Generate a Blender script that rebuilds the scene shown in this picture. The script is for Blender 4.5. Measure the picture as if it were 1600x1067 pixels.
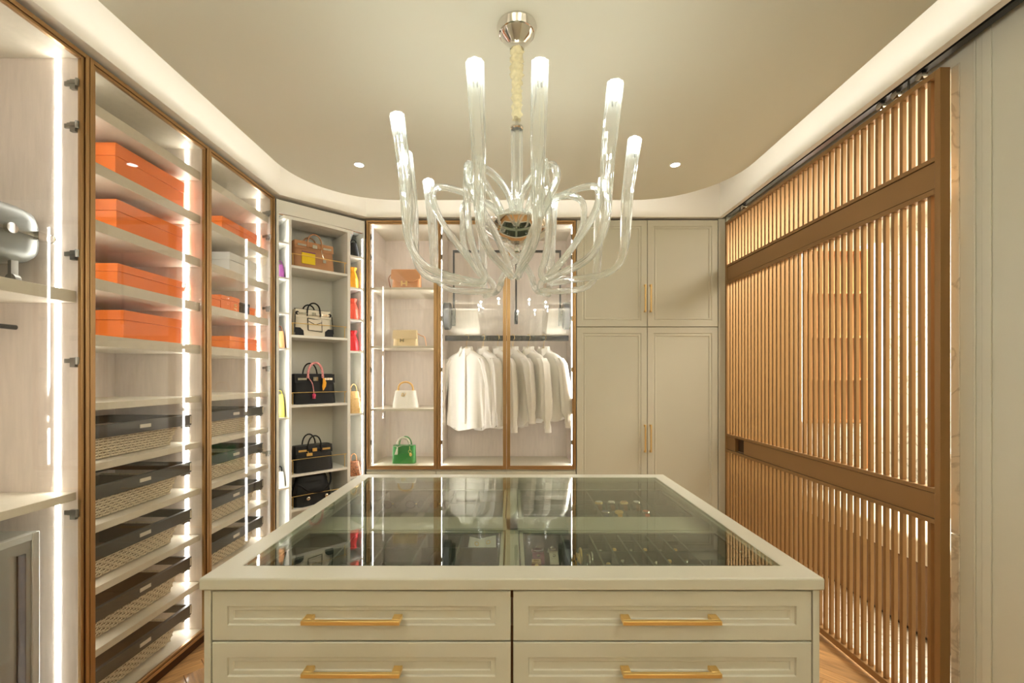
import bpy, bmesh, math, random
from mathutils import Vector, Matrix
random.seed(7)
for o in list(bpy.data.objects): bpy.data.objects.remove(o)
C = bpy.context.scene.collection
PI = math.pi
# ------------------------------------------------------------ camera, world, exposure, lights
F = 690.0; CAMZ = 1.42; CX = 800.0; CY = 588.5
cam = bpy.data.cameras.new('camera'); co = bpy.data.objects.new('camera', cam); C.objects.link(co)
co.location = (0, 0, CAMZ); co.rotation_euler = (PI/2, 0, 0)
cam.sensor_width = 36; cam.lens = 36*F/1600; cam.shift_y = (CY-533.5)/1600; cam.clip_start = .02
bpy.context.scene.camera = co
vs = bpy.context.scene.view_settings
vs.view_transform = 'Standard'; vs.look = 'None'; vs.gamma = 1; vs.use_curve_mapping = False; vs.exposure = 1.10
w = bpy.data.worlds.new('world'); bpy.context.scene.world = w; w.use_nodes = True
w.node_tree.nodes['Background'].inputs[0].default_value = (.9, .85, .75, 1); w.node_tree.nodes['Background'].inputs[1].default_value = .3
LED_CAB = 14.0; LED_COVE = 7.6; LED_NEXT = 12.0
WARM = (1, .87, .70); LEDC = (1, .985, .96)
def area(name, loc, sx, sy, power, col, rot=(0, 0, 0)):
    l = bpy.data.lights.new(name, 'AREA'); l.shape = 'RECTANGLE'; l.size = sx; l.size_y = sy; l.energy = power; l.color = col
    o = bpy.data.objects.new(name, l); C.objects.link(o); o.location = loc; o.rotation_euler = rot; return o
def spot(loc, power, col, ang=100, blend=.8, size=.03):
    l = bpy.data.lights.new('downlight_beam', 'SPOT'); l.energy = power; l.color = col; l.spot_size = math.radians(ang); l.spot_blend = blend; l.shadow_soft_size = size
    o = bpy.data.objects.new('downlight_beam', l); C.objects.link(o); o.location = loc; return o
DOWN = [(-.937, 2.706), (1.0, 2.706), (-.95, .45), (1.0, .45), (-.95, -.6), (1.0, -.6)]
for (x, y) in DOWN: spot((x, y, 2.712), 12, (1, .95, .87))
area('next_room_fill', (2.6, 2.6, 2.7), 1.0, 1.8, 62, (1, .94, .85))  # added fill light that brightens the next room behind the slats
for sx in (-.8, .8): area('ceiling_bounce_fill', (sx, -1.15, 2.2), .4, .15, 11.5, (1, .965, .89), (PI, 0, 0))  # unseen upward fill lights, added to bounce light off the ceiling
# ------------------------------------------------------------ materials
def lin(c):
    return tuple((v/255/12.92 if v/255 <= .04045 else ((v/255+.055)/1.055)**2.4) for v in c)+(1,)
MATS = {}
def mat(name, rgb, rough=.5, metal=0, bump=0, bscale=200, var=0, vscale=8, stretch=None, spec=.5, coat=0, sheen=0, random_obj=0, trans=0):
    if name in MATS: return MATS[name]
    m = bpy.data.materials.new(name); m.use_nodes = True; nt = m.node_tree; b = nt.nodes['Principled BSDF']
    c = lin(rgb); b.inputs['Base Color'].default_value = c; b.inputs['Roughness'].default_value = rough; b.inputs['Metallic'].default_value = metal
    b.inputs['Specular IOR Level'].default_value = spec; b.inputs['Coat Weight'].default_value = coat; b.inputs['Sheen Weight'].default_value = sheen
    b.inputs['Transmission Weight'].default_value = trans
    tc = nt.nodes.new('ShaderNodeTexCoord'); mp = nt.nodes.new('ShaderNodeMapping'); nt.links.new(tc.outputs['Object'], mp.inputs[0])
    if stretch: mp.inputs['Scale'].default_value = stretch
    src = None
    if var:
        n = nt.nodes.new('ShaderNodeTexNoise'); n.inputs['Scale'].default_value = vscale; n.inputs['Detail'].default_value = 4; nt.links.new(mp.outputs[0], n.inputs[0])
        r = nt.nodes.new('ShaderNodeValToRGB'); r.color_ramp.elements[0].position = .3; r.color_ramp.elements[1].position = .7
        r.color_ramp.elements[0].color = tuple(max(0, v*(1-var)) for v in c[:3])+(1,); r.color_ramp.elements[1].color = tuple(min(1, v*(1+var)) for v in c[:3])+(1,)
        nt.links.new(n.outputs[0], r.inputs[0]); src = r.outputs[0]
    if random_obj:
        oi = nt.nodes.new('ShaderNodeObjectInfo'); hs = nt.nodes.new('ShaderNodeHueSaturation'); mr = nt.nodes.new('ShaderNodeMapRange')
        mr.inputs[3].default_value = 1-random_obj; mr.inputs[4].default_value = 1+random_obj
        nt.links.new(oi.outputs['Random'], mr.inputs[0]); nt.links.new(mr.outputs[0], hs.inputs['Value'])
        if src: nt.links.new(src, hs.inputs['Color'])
        else: hs.inputs['Color'].default_value = c
        src = hs.outputs[0]
    if src: nt.links.new(src, b.inputs['Base Color'])
    if bump:
        n = nt.nodes.new('ShaderNodeTexNoise'); n.inputs['Scale'].default_value = bscale; n.inputs['Detail'].default_value = 3; nt.links.new(mp.outputs[0], n.inputs[0])
        bp = nt.nodes.new('ShaderNodeBump'); bp.inputs['Strength'].default_value = bump; bp.inputs['Distance'].default_value = .002
        nt.links.new(n.outputs[0], bp.inputs['Height']); nt.links.new(bp.outputs[0], b.inputs['Normal'])
    MATS[name] = m; return m
def emit(name, rgb, s):
    m = bpy.data.materials.new(name); m.use_nodes = True; nt = m.node_tree; nt.nodes.clear()
    e = nt.nodes.new('ShaderNodeEmission'); o = nt.nodes.new('ShaderNodeOutputMaterial'); e.inputs[0].default_value = tuple(rgb)+(1,); e.inputs[1].default_value = s
    nt.links.new(e.outputs[0], o.inputs[0]); MATS[name] = m; return m
def pane(name, tint, r0=.045, gloss=1.0, rough=0):
    m = bpy.data.materials.new(name); m.use_nodes = True; nt = m.node_tree; nt.nodes.clear(); N = nt.nodes.new
    t = N('ShaderNodeBsdfTransparent'); t.inputs[0].default_value = tuple(tint)+(1,)
    g = N('ShaderNodeBsdfGlossy'); g.inputs['Roughness'].default_value = rough; g.inputs[0].default_value = (gloss, gloss, gloss, 1)
    lw = N('ShaderNodeLayerWeight'); lw.inputs[0].default_value = .5
    p = N('ShaderNodeMath'); p.operation = 'POWER'; p.inputs[1].default_value = 5; nt.links.new(lw.outputs['Facing'], p.inputs[0])
    a = N('ShaderNodeMath'); a.operation = 'MULTIPLY_ADD'; a.inputs[1].default_value = 1-r0; a.inputs[2].default_value = r0; nt.links.new(p.outputs[0], a.inputs[0])
    mx = N('ShaderNodeMixShader'); o = N('ShaderNodeOutputMaterial')
    nt.links.new(a.outputs[0], mx.inputs[0]); nt.links.new(t.outputs[0], mx.inputs[1]); nt.links.new(g.outputs[0], mx.inputs[2]); nt.links.new(mx.outputs[0], o.inputs[0])
    MATS[name] = m; return m
def marble(name, base, vein):
    m = mat(name, base, .15); nt = m.node_tree; b = nt.nodes['Principled BSDF']
    tc = nt.nodes.new('ShaderNodeTexCoord'); n = nt.nodes.new('ShaderNodeTexNoise'); n.inputs['Scale'].default_value = 3.5; n.inputs['Detail'].default_value = 8; n.inputs['Distortion'].default_value = 1.6
    nt.links.new(tc.outputs['Object'], n.inputs[0]); r = nt.nodes.new('ShaderNodeValToRGB'); e = r.color_ramp.elements
    e[0].position = .47; e[0].color = lin(base); e[1].position = .5; e[1].color = lin(vein); x = e.new(.53); x.color = lin(base)
    nt.links.new(n.outputs[0], r.inputs[0]); nt.links.new(r.outputs[0], b.inputs['Base Color']); return m
def tubeglass(name):
    m = bpy.data.materials.new(name); m.use_nodes = True; nt = m.node_tree; nt.nodes.clear(); N = nt.nodes.new
    g = N('ShaderNodeBsdfGlass'); g.inputs['Roughness'].default_value = .03; g.inputs['IOR'].default_value = 1.33; g.inputs[0].default_value = (.985, 1, .985, 1)
    t = N('ShaderNodeBsdfTransparent'); t.inputs[0].default_value = (.97, .985, .97, 1)
    d = N('ShaderNodeBsdfTranslucent'); d.inputs[0].default_value = (.95, .97, .93, 1)
    d2 = N('ShaderNodeBsdfDiffuse'); d2.inputs[0].default_value = (.93, .96, .92, 1)
    m0 = N('ShaderNodeMixShader'); m0.inputs[0].default_value = .5; nt.links.new(d.outputs[0], m0.inputs[1]); nt.links.new(d2.outputs[0], m0.inputs[2])
    m1 = N('ShaderNodeMixShader'); m1.inputs[0].default_value = .42; nt.links.new(g.outputs[0], m1.inputs[1]); nt.links.new(t.outputs[0], m1.inputs[2])
    m2 = N('ShaderNodeMixShader'); m2.inputs[0].default_value = .17; nt.links.new(m1.outputs[0], m2.inputs[1]); nt.links.new(m0.outputs[0], m2.inputs[2])
    o = N('ShaderNodeOutputMaterial'); nt.links.new(m2.outputs[0], o.inputs[0]); MATS[name] = m; return m
CREAM = mat('cream_paint', (200, 196, 176), .42, bump=.03, bscale=900)
ISLE = mat('island_paint', (202, 200, 184), .35, bump=.03, bscale=900)
WHITE = mat('white_laminate', (232, 230, 220), .4)
CEIL = mat('ceiling_paint', (216, 214, 194), .8)
COVE = mat('cove_paint', (232, 226, 212), .8)
WALL = mat('wall_paint', (216, 214, 198), .38)
LINEN = mat('linen_laminate', (222, 210, 198), .7, bump=.25, bscale=420, var=.05, vscale=60, stretch=(1, 1, .12))
SHELF = mat('shelf_laminate', (212, 204, 184), .5, var=.03, vscale=40)
BRONZE = mat('bronze_frame', (178, 142, 96), .34, .8, bump=.04, bscale=300)
BRONZE_D = mat('bronze_dark', (84, 56, 30), .4, .8)
SCREEN = mat('screen_bronze', (154, 118, 74), .42, .45, bump=.04, bscale=500)
SCREEN_D = mat('screen_groove', (70, 48, 26), .5, .4)
GOLD = mat('brushed_gold', (236, 202, 132), .36, .75, bump=.05, bscale=600, stretch=(1, 12, 12))
GOLDP = mat('polished_gold', (240, 206, 130), .32, .85)
CHROME = mat('chrome', (225, 222, 216), .04, 1)
STEEL = mat('hinge_steel', (140, 138, 130), .3, .9)
DARKM = mat('dark_metal', (62, 62, 62), .35, .6)
GREYM = mat('grey_plastic', (74, 74, 76), .45, .0)
FELT = mat('grey_felt', (88, 97, 86), .95, bump=.2, bscale=700)
BLACK = mat('black_leather', (13, 13, 14), .5, bump=.3, bscale=500, spec=.35)
BLACKC = mat('black_embossed_leather', (14, 14, 15), .35, bump=.9, bscale=120, spec=.4)
TAN = mat('tan_leather', (188, 138, 96), .45, bump=.3, bscale=500)
BROWN = mat('brown_leather', (140, 84, 48), .45)
CREAML = mat('cream_leather', (224, 214, 192), .45, bump=.3, bscale=400)
WHITEL = mat('white_leather', (240, 236, 224), .35, bump=.7, bscale=110)
BEIGEC = mat('cream_croc_leather', (230, 208, 164), .35, bump=.9, bscale=130)
TANL = mat('light_tan_leather', (214, 152, 100), .42, bump=.2, bscale=400)
GREENL = mat('green_croc_leather', (58, 142, 70), .3, bump=.9, bscale=110)
YELLOW = mat('yellow_leather', (240, 208, 20), .4, bump=.4, bscale=140)
YELL2 = mat('amber_leather', (240, 168, 30), .45, bump=.2)
CORAL = mat('coral_leather', (238, 92, 66), .45, bump=.2)
RED = mat('red_leather', (214, 30, 36), .42, bump=.2)
PURPLE = mat('purple_leather', (130, 62, 122), .5)
PINK = mat('pink_scarf', (232, 150, 150), .6, var=.35, vscale=90)
LIMEY = mat('lime_leather', (214, 206, 96), .45)
STRAW = mat('straw', (224, 188, 128), .8, bump=1, bscale=260, var=.12, vscale=120)
ORANGE = mat('orange_card', (250, 130, 48), .55, bump=.1, bscale=700)
WHITEC = mat('white_card', (228, 228, 222), .5)
BLACKB = mat('black_card', (38, 38, 38), .5)
WICKER = mat('wicker_cane', (222, 208, 180), .7, var=.16, vscale=140)
BASKF = mat('basket_frame', (62, 62, 58), .45)
LABELM = mat('label_card', (214, 206, 188), .5)
SHIRT = mat('white_cotton', (250, 246, 236), .75, sheen=.2, bump=.15, bscale=60)
SATIN = mat('white_satin', (248, 243, 234), .35, sheen=.3, bump=.12, bscale=30)
HANGERM = mat('beige_hanger', (222, 204, 170), .5)
SLEEVE = mat('cream_cord_sleeve', (222, 212, 172), .85, var=.12, vscale=60, bump=.5, bscale=80)
OAK = mat('oak_plank', (186, 142, 92), .35, var=.28, vscale=7, stretch=(1.2, 14, 10), random_obj=.16, coat=.2)
OAKD = mat('oak_subfloor', (120, 84, 48), .6)
WALNUT = mat('shelf_walnut', (186, 128, 76), .5, var=.12, vscale=10, stretch=(6, 6, .6))
ALU = mat('aluminium_shell', (128, 130, 124), .48, .8)
SAFE = mat('grey_steel_paint', (150, 150, 142), .35, .3)
DARKG = mat('smoked_glass', (52, 50, 46), .1, .2)
MARB = marble('white_marble', (232, 226, 212), (176, 168, 150))
MARBJ = marble('jamb_marble', (222, 216, 198), (192, 186, 168))
PVC = mat('clear_plastic', (235, 238, 240), .15)
GLASS = pane('door_glass', (.965, .96, .945))
GLASS_T = pane('island_glass', (.80, .84, .79), .05)
ACRYL = pane('acrylic', (.95, .97, .96), .06)
TUBE = tubeglass('crystal_tube')
LEDM = emit('led_strip_glow', LEDC, LED_CAB)
COVEM = emit('cove_led_glow', (1, .975, .93), LED_COVE)
NEXTM = emit('next_room_led_glow', (1, .94, .84), LED_NEXT)
BULB = emit('bulb_glow', (.93, 1, .97), 22)
DLM = emit('downlight_glow', (1, .98, .94), 6)
# ------------------------------------------------------------ mesh helpers
class MB:
    def __init__(s): s.v = []; s.f = []
    def add(s, vs_, fs):
        b = len(s.v); s.v += [tuple(v) for v in vs_]; s.f += [tuple(i+b for i in f) for f in fs]; return s
    def box(s, x0, x1, y0, y1, z0, z1):
        x0, x1 = min(x0, x1), max(x0, x1); y0, y1 = min(y0, y1), max(y0, y1); z0, z1 = min(z0, z1), max(z0, z1)
        return s.add([(x0,y0,z0),(x1,y0,z0),(x1,y1,z0),(x0,y1,z0),(x0,y0,z1),(x1,y0,z1),(x1,y1,z1),(x0,y1,z1)],
                     [(0,3,2,1),(4,5,6,7),(0,1,5,4),(1,2,6,5),(2,3,7,6),(3,0,4,7)])
    def prism(s, poly, z0, z1):
        n = len(poly); a = sum(poly[i][0]*poly[(i+1)%n][1]-poly[(i+1)%n][0]*poly[i][1] for i in range(n))
        if a < 0: poly = poly[::-1]
        return s.add([(x,y,z0) for x,y in poly]+[(x,y,z1) for x,y in poly],
                     [tuple(range(n-1,-1,-1)), tuple(range(n,2*n))]+[(i,(i+1)%n,n+(i+1)%n,n+i) for i in range(n)])
    def loft(s, rings, cap=True, closed=False):
        n = len(rings[0]); vs_ = [p for r in rings for p in r]; fs = []
        m = len(rings)
        for k in range(m if closed else m-1):
            k2 = (k+1) % m
            for i in range(n): fs.append((k*n+i, k*n+(i+1)%n, k2*n+(i+1)%n, k2*n+i))
        if cap and not closed: fs += [tuple(range(n-1,-1,-1)), tuple((m-1)*n+i for i in range(n))]
        return s.add(vs_, fs)
    def tube(s, pts, r, seg=8, closed=False, flute=0, twist=0, cap=True):
        P = [Vector(p) for p in pts]; n = len(P); rr = r if hasattr(r, '__len__') else [r]*n
        rings = []; prev = None
        for i, p in enumerate(P):
            if closed: t = (P[(i+1)%n]-P[i-1])
            else: t = P[min(i+1,n-1)]-P[max(i-1,0)]
            t.normalize()
            if prev is None:
                a = Vector((0,0,1)) if abs(t.z) < .9 else Vector((1,0,0)); u = t.cross(a).normalized()
            else: u = (prev-t*prev.dot(t)).normalized()
            prev = u; w_ = t.cross(u)
            ring = []
            for k in range(seg):
                a = 2*PI*k/seg+twist*i; q = rr[i]*(1-(flute if k % 2 else 0)) if flute >= 0 else rr[i]*(1+flute*.5*(1+math.cos(8*2*PI*k/seg)))
                ring.append(p+(u*math.cos(a)+w_*math.sin(a))*q)
            rings.append(ring)
        return s.loft(rings, cap, closed)
    def lathe(s, prof, c=(0,0,0), seg=24, cap=True):
        return s.loft([[(c[0]+r*math.cos(2*PI*k/seg), c[1]+r*math.sin(2*PI*k/seg), c[2]+z) for k in range(seg)] for r, z in prof], cap)
    def cyl(s, p, q, r, seg=12): return s.tube([p, q], r, seg)
    def torus(s, c, R, r, axis='z', seg=20, rs=6, sy=1):
        pts = []
        for k in range(seg):
            a = 2*PI*k/seg; x, y = R*math.cos(a), R*sy*math.sin(a)
            pts.append({'z': (c[0]+x, c[1]+y, c[2]), 'y': (c[0]+x, c[1], c[2]+y), 'x': (c[0], c[1]+x, c[2]+y)}[axis])
        return s.tube(pts, r, rs, closed=True)
    def ring(s, x0, x1, z0, z1, b, y0, y1):        # rectangular frame standing in the xz plane
        s.box(x0, x0+b, y0, y1, z0, z1); s.box(x1-b, x1, y0, y1, z0, z1); s.box(x0+b, x1-b, y0, y1, z0, z0+b); return s.box(x0+b, x1-b, y0, y1, z1-b, z1)
    def panel(s, x0, x1, z0, z1, y0, y1, prof):    # slab whose front (y0, towards -y) steps by prof [(inset, depth)]
        vs_ = []; fs = []
        for ins, dp in [(0, y1-y0)]+prof:
            vs_ += [(x0+ins,y0+dp,z0+ins),(x1-ins,y0+dp,z0+ins),(x1-ins,y0+dp,z1-ins),(x0+ins,y0+dp,z1-ins)]
        n = len(prof)+1
        for k in range(n-1):
            for i in range(4): fs.append((k*4+i, k*4+(i+1)%4, (k+1)*4+(i+1)%4, (k+1)*4+i))
        fs.append(tuple((n-1)*4+i for i in range(4))); fs.append((3,2,1,0)); return s.add(vs_, fs)
    def build(s, name, m, parent=None, loc=(0,0,0), rot=0, bevel=0, smooth=None, kind=None, label=None, subdiv=0):
        me = bpy.data.meshes.new(name); me.from_pydata(s.v, [], s.f); me.validate()
        bm = bmesh.new(); bm.from_mesh(me); bmesh.ops.recalc_face_normals(bm, faces=bm.faces); bm.to_mesh(me); bm.free()
        me.materials.append(m)
        if smooth is not None or bevel:
            for p in me.polygons: p.use_smooth = True
            me.set_sharp_from_angle(angle=math.radians(smooth if smooth else 30))
        o = bpy.data.objects.new(name, me); C.objects.link(o); o.location = loc; o.rotation_euler = (0, 0, rot)
        if parent: o.parent = parent
        if bevel:
            b = o.modifiers.new('bevel', 'BEVEL'); b.width = bevel; b.segments = 2; b.limit_method = 'ANGLE'; b.angle_limit = math.radians(40)
        if subdiv:
            b = o.modifiers.new('sub', 'SUBSURF'); b.levels = subdiv; b.render_levels = subdiv
        if kind: o['kind'] = kind
        if label: o['label'] = label
        return o
def thing(name, label, cat, loc=(0,0,0), rot=0, group=None):
    o = bpy.data.objects.new(name, None); C.objects.link(o); o.location = loc; o.rotation_euler = (0,0,rot); o.empty_display_size = .05
    o['label'] = label; o['category'] = cat
    if group: o['group'] = group
    return o
def tag(o, label, cat, group=None):
    o['label'] = label; o['category'] = cat
    if group: o['group'] = group
    return o
def dup(r, loc, rot=None, label=None):
    kids = {}
    for q in bpy.data.objects:
        if q.parent: kids.setdefault(q.parent.name, []).append(q)
    def cp(o, par):
        c = o.copy(); C.objects.link(c)
        if par: c.parent = par
        for k in kids.get(o.name, []): cp(k, c)
        return c
    n = cp(r, None); n.location = loc
    if rot is not None: n.rotation_euler = (0,0,rot)
    if label: n['label'] = label
    return n
def smoothpath(pts, n=8):
    P = [Vector(p) for p in pts]; out = []
    for i in range(len(P)-1):
        p0 = P[max(i-1,0)]; p1 = P[i]; p2 = P[i+1]; p3 = P[min(i+2,len(P)-1)]
        for k in range(n):
            t = k/n; out.append(.5*((2*p1)+(p2-p0)*t+(2*p0-5*p1+4*p2-p3)*t*t+(3*p1-p0-3*p2+p3)*t**3))
    out.append(P[-1]); return out
def wx(px, d): return (px-CX)/F*d
def wz(py, d): return CAMZ-(py-CY)/F*d
# ------------------------------------------------------------ the setting
TOP = 2.65; BD = 3.467; LX = -1.62
MB().box(-2.25, 3.6, -1.4, 4.1, -.12, -.02).build('floor', OAKD, kind='structure')
fl = bpy.data.objects['floor']
PW, PL = .085, .425; NR = 5
pm = MB().panel(0, PL-.0012, 0, PW-.0012, 0, .02, [(0, .0015), (.0012, 0)])
pm.v = [(x, z, -y) for x, y, z in pm.v]
plank_me = None; rest = MB(); cnt = 0; cands = []
ca, sa = math.cos(PI/4), math.sin(PI/4)
def inroom(x, y): return -1.80 < x < 1.74 and -1.35 < y < 3.75 and not (-.70 < x < .70 and 1.13 < y < 2.16)
for m_ in range(-8, 9):
    for j in range(-60, 60):
        for typ in (0, 1):
            if typ == 0: u, v, du, dv = j*PW+2*PL*m_, j*PW, PL, PW
            else: u, v, du, dv = j*PW, (j-2*NR+1)*PW+2*PL*m_, PW, PL
            cu, cv = u+du/2, v+dv/2; cx, cy = cu*ca-cv*sa, cu*sa+cv*ca+1.5
            if inroom(cx, cy): cands.append((abs(cy-2.5), typ, u, v))
cands.sort()
for i, (_, typ, u, v) in enumerate(cands):
    x, y = u*ca-v*sa, u*sa+v*ca+1.5
    if i < 290:
        ang = PI/4+(PI/2 if typ else 0)
        if typ: x -= PW*0; px_, py_ = (u+PW)*ca-v*sa, (u+PW)*sa+v*ca+1.5
        else: px_, py_ = x, y
        if plank_me is None:
            o = pm.build('plank', OAK, fl); plank_me = o.data
        else:
            o = bpy.data.objects.new('plank', plank_me); C.objects.link(o); o.parent = fl
        o.location = (px_, py_, 0); o.rotation_euler = (0, 0, ang)
    else:
        g = .0006; du, dv = (PL, PW) if typ == 0 else (PW, PL)
        q = [(u+g, v+g), (u+du-g, v+g), (u+du-g, v+dv-g), (u+g, v+dv-g)]
        rest.prism([(a*ca-b*sa, a*sa+b*ca+1.5) for a, b in q], -.02, 0)
rest.build('plank', OAK, fl, kind='stuff')
MB().box(1.735, 3.5, 1.0, 3.98, -.02, .003).build('floor_tile', MARB, fl, label='white marble floor slab beyond the slatted screen')
# ceilings
PZ = 2.72
def rrect(x0, x1, y0, y1, r, n=14):
    pts = []
    for cx, cy, a0 in ((x1-r, y1-r, 0), (x0+r, y1-r, 90), (x0+r, y0+r, 180), (x1-r, y0+r, 270)):
        for k in range(n+1):
            a = math.radians(a0+90*k/n); pts.append((cx+r*math.cos(a), cy+r*math.sin(a)))
    return pts
ce = MB().prism(rrect(-1.43, 1.47, -.95, 3.25, .58), PZ, PZ+.03).build('ceiling', CEIL, kind='structure')
MB().box(-2.25, 1.86, -1.4, 4.1, 2.95, 3.0).build('ceiling_slab', COVE, ce)
MB().box(1.86, 3.6, .9, 4.1, 2.75, 2.8).build('ceiling_slab', CEIL, ce)
li = rrect(-1.39, 1.43, -.91, 3.21, .54, 18); n_ = len(li)
MB().add([(x, y, PZ+.036) for x, y in li]+[(x, y, PZ+.052) for x, y in li], [(i, (i+1) % n_, n_+(i+1) % n_, n_+i) for i in range(n_)]).build('cove_light_strip', COVEM, ce)
# soffits
MB().box(-2.15, -1.588, -1.3, 3.02, 2.665, 2.95).build('trim_1', COVE, kind='structure')
MB().prism([(-1.588, 3.02), (-1.135, 3.44), (-1.135, 3.98), (-2.15, 3.98), (-2.15, 3.02)], 2.665, 2.95).build('trim_2', COVE, kind='structure')
MB().box(-1.135, 1.62, 3.44, 3.98, 2.665, 2.95).build('trim_3', COVE, kind='structure')
MB().box(1.62, 1.652, -1.3, 3.98, 2.665, 2.95).build('trim_4', COVE, kind='structure')
MB().box(-1.588, 1.62, -1.3, -1.1, 2.665, 2.95).build('trim_5', COVE, kind='structure')
# walls
MB().box(-2.25, -2.15, -1.4, 4.1, -.02, 3.0).build('wall_left', WALL, kind='structure')
MB().box(-2.15, 3.6, 3.98, 4.1, -.02, 3.0).build('wall_back', WALL, kind='structure')
MB().box(-2.15, 1.86, -1.4, -1.3, -.02, 3.0).build('wall_front', WALL, kind='structure')
wr = MB().box(1.74, 1.86, -1.3, 1.715, -.02, 2.95).box(1.74, 1.86, 1.715, 3.5, 2.64, 2.95).box(1.70, 1.86, 3.5, 3.98, -.02, 2.95).build('wall_right', WALL, kind='structure')
jb = MB().box(1.738, 1.862, 1.716, 1.75, 0, .80).box(1.738, 1.862, 1.716, 1.75, .803, 2.64).build('trim_6', MARBJ, bevel=.002, kind='structure')
MB().box(1.735, 1.74, 1.60, 1.632, 0, 2.95).box(1.735, 1.74, 1.655, 1.663, 0, 2.95).build('wall_moulding', WALL, wr, bevel=.002)
MB().box(1.655, 1.738, -1.3, 3.46, 2.70, 2.73).build('track_channel', SCREEN_D, bpy.data.objects['trim_4'])
# next room
MB().box(3.4, 3.5, .9, 3.98, -.02, 2.8).build('wall_far_right', MARB, kind='structure')
MB().box(1.86, 3.5, .9, 1.0, -.02, 2.8).build('wall_far_front', WALL, kind='structure')
# ------------------------------------------------------------ glass fronted cabinets
HZ = [2.53, 2.37, 1.885, 1.48, .905]
SM = .018
def hinge(par, x, z, d):
    h = MB().box(x, x+d*.006, .034, .075, z-.008, z+.008).box(x+d*.001, x+d*.016, .020, .055, z-.006, z+.006).box(x, x+d*.012, .028, .048, z-.024, z+.012).cyl((x+d*.012, .020, z-.014), (x+d*.012, .020, z+.014), .006, 8)
    return h.build('hinge', STEEL, par)
def cabinet(label, loc, rot, W, z0, depth, shelves, doors, plinth=True, leds=(0, 1), z1=TOP, shelf_m=None, lipsplit=1.4, th=(.045, .03)):
    t = thing('glass_front_cabinet', label, 'cabinet', loc, rot)
    y0 = .024
    MB().box(0, SM, y0, depth, z0, z1).build('side_panel', LINEN, t); MB().box(W-SM, W, y0, depth, z0, z1).build('side_panel', LINEN, t)
    MB().box(SM, W-SM, depth-.012, depth, z0, z1).build('back_panel', LINEN, t)
    MB().box(SM, W-SM, y0, depth-.012, z1-.02, z1).build('top_panel', SHELF, t)
    MB().box(SM, W-SM, y0, depth-.012, z0, z0+.02).build('bottom_panel', SHELF, t)
    for z in shelves:
        hh = th[0] if z > lipsplit else th[1]
        MB().box(SM, W-SM, .036, depth-.012, z-hh, z).build('shelf', shelf_m or SHELF, t, bevel=.0015)
    for s_ in leds:
        x = SM if s_ == 0 else W-SM; dx = .0025 if s_ == 0 else -.0025
        zs = sorted([z0+.02]+[z for z in shelves]+[z1-.02])
        m = MB()
        for a, b in zip(zs[:-1], zs[1:]):
            hh = (th[0] if b > lipsplit else th[1]) if b < z1-.03 else 0
            m.box(x, x+dx, .098, .114, a+.004, b-hh-.002)
        m.build('led_strip', LEDM, t)
    for (a, b, side) in doors:
        m = MB().ring(a+.0015, b-.0015, z0+.002, z1-.002, .015, 0, .022)
        m.ring(a+.0165, b-.0165, z0+.017, z1-.017, .012, .006, .020)
        d_ = m.build('door', BRONZE, t, bevel=.0012)
        MB().ring(a+.014, b-.014, z0+.0145, z1-.0145, .0035, .003, .007).build('frame_groove', BRONZE_D, d_)
        MB().box(a+.026, b-.026, .010, .014, z0+.027, z1-.027).build('glass_pane', GLASS, d_)
        for z in HZ:
            if z > z0+.1:
                if side > 0: hinge(d_, b-SM-.001, z, -1)
                else: hinge(d_, a+SM+.001, z, 1)
    if plinth: MB().box(0, W, .03, depth-.02, 0, z0).build('plinth', BRONZE_D, t)
    return t
SH = [2.506, 2.274, 2.046, 1.812, 1.587, 1.316, 1.074, .828, .581, .332]
L1Y, L2Y, L3Y, L4Y = 1.03, 1.696, 2.363, 3.021
cabinet('tall glass cabinet nearest on the left, holding a silver case and two shelves', (LX, L1Y, 0), PI/2, L2Y-L1Y, .06, .5, [1.745, .982], [(0, L2Y-L1Y, 1)])
cabinet('glass cabinet on the left with four large orange boxes above five baskets', (LX, L2Y, 0), PI/2, L3Y-L2Y, .06, .5, SH, [(0, L3Y-L2Y, -1)])
cabinet('glass cabinet beside the corner shelves with a white box among orange ones', (LX, L3Y, 0), PI/2, L4Y-L3Y, .06, .5, SH, [(0, L4Y-L3Y, 1)])
def LW(lat, d): return (-lat, d)
# hanging rod & pull-out in the nearest cabinet
MB().cyl((-1.885, 1.05, 1.607), (-1.885, L2Y-SM-.001, 1.607), .009).build('clothes_rod', DARKM, None)
tag(bpy.data.objects['clothes_rod'], 'short dark clothes rod under the shelf of the nearest left cabinet', 'rod')
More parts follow.
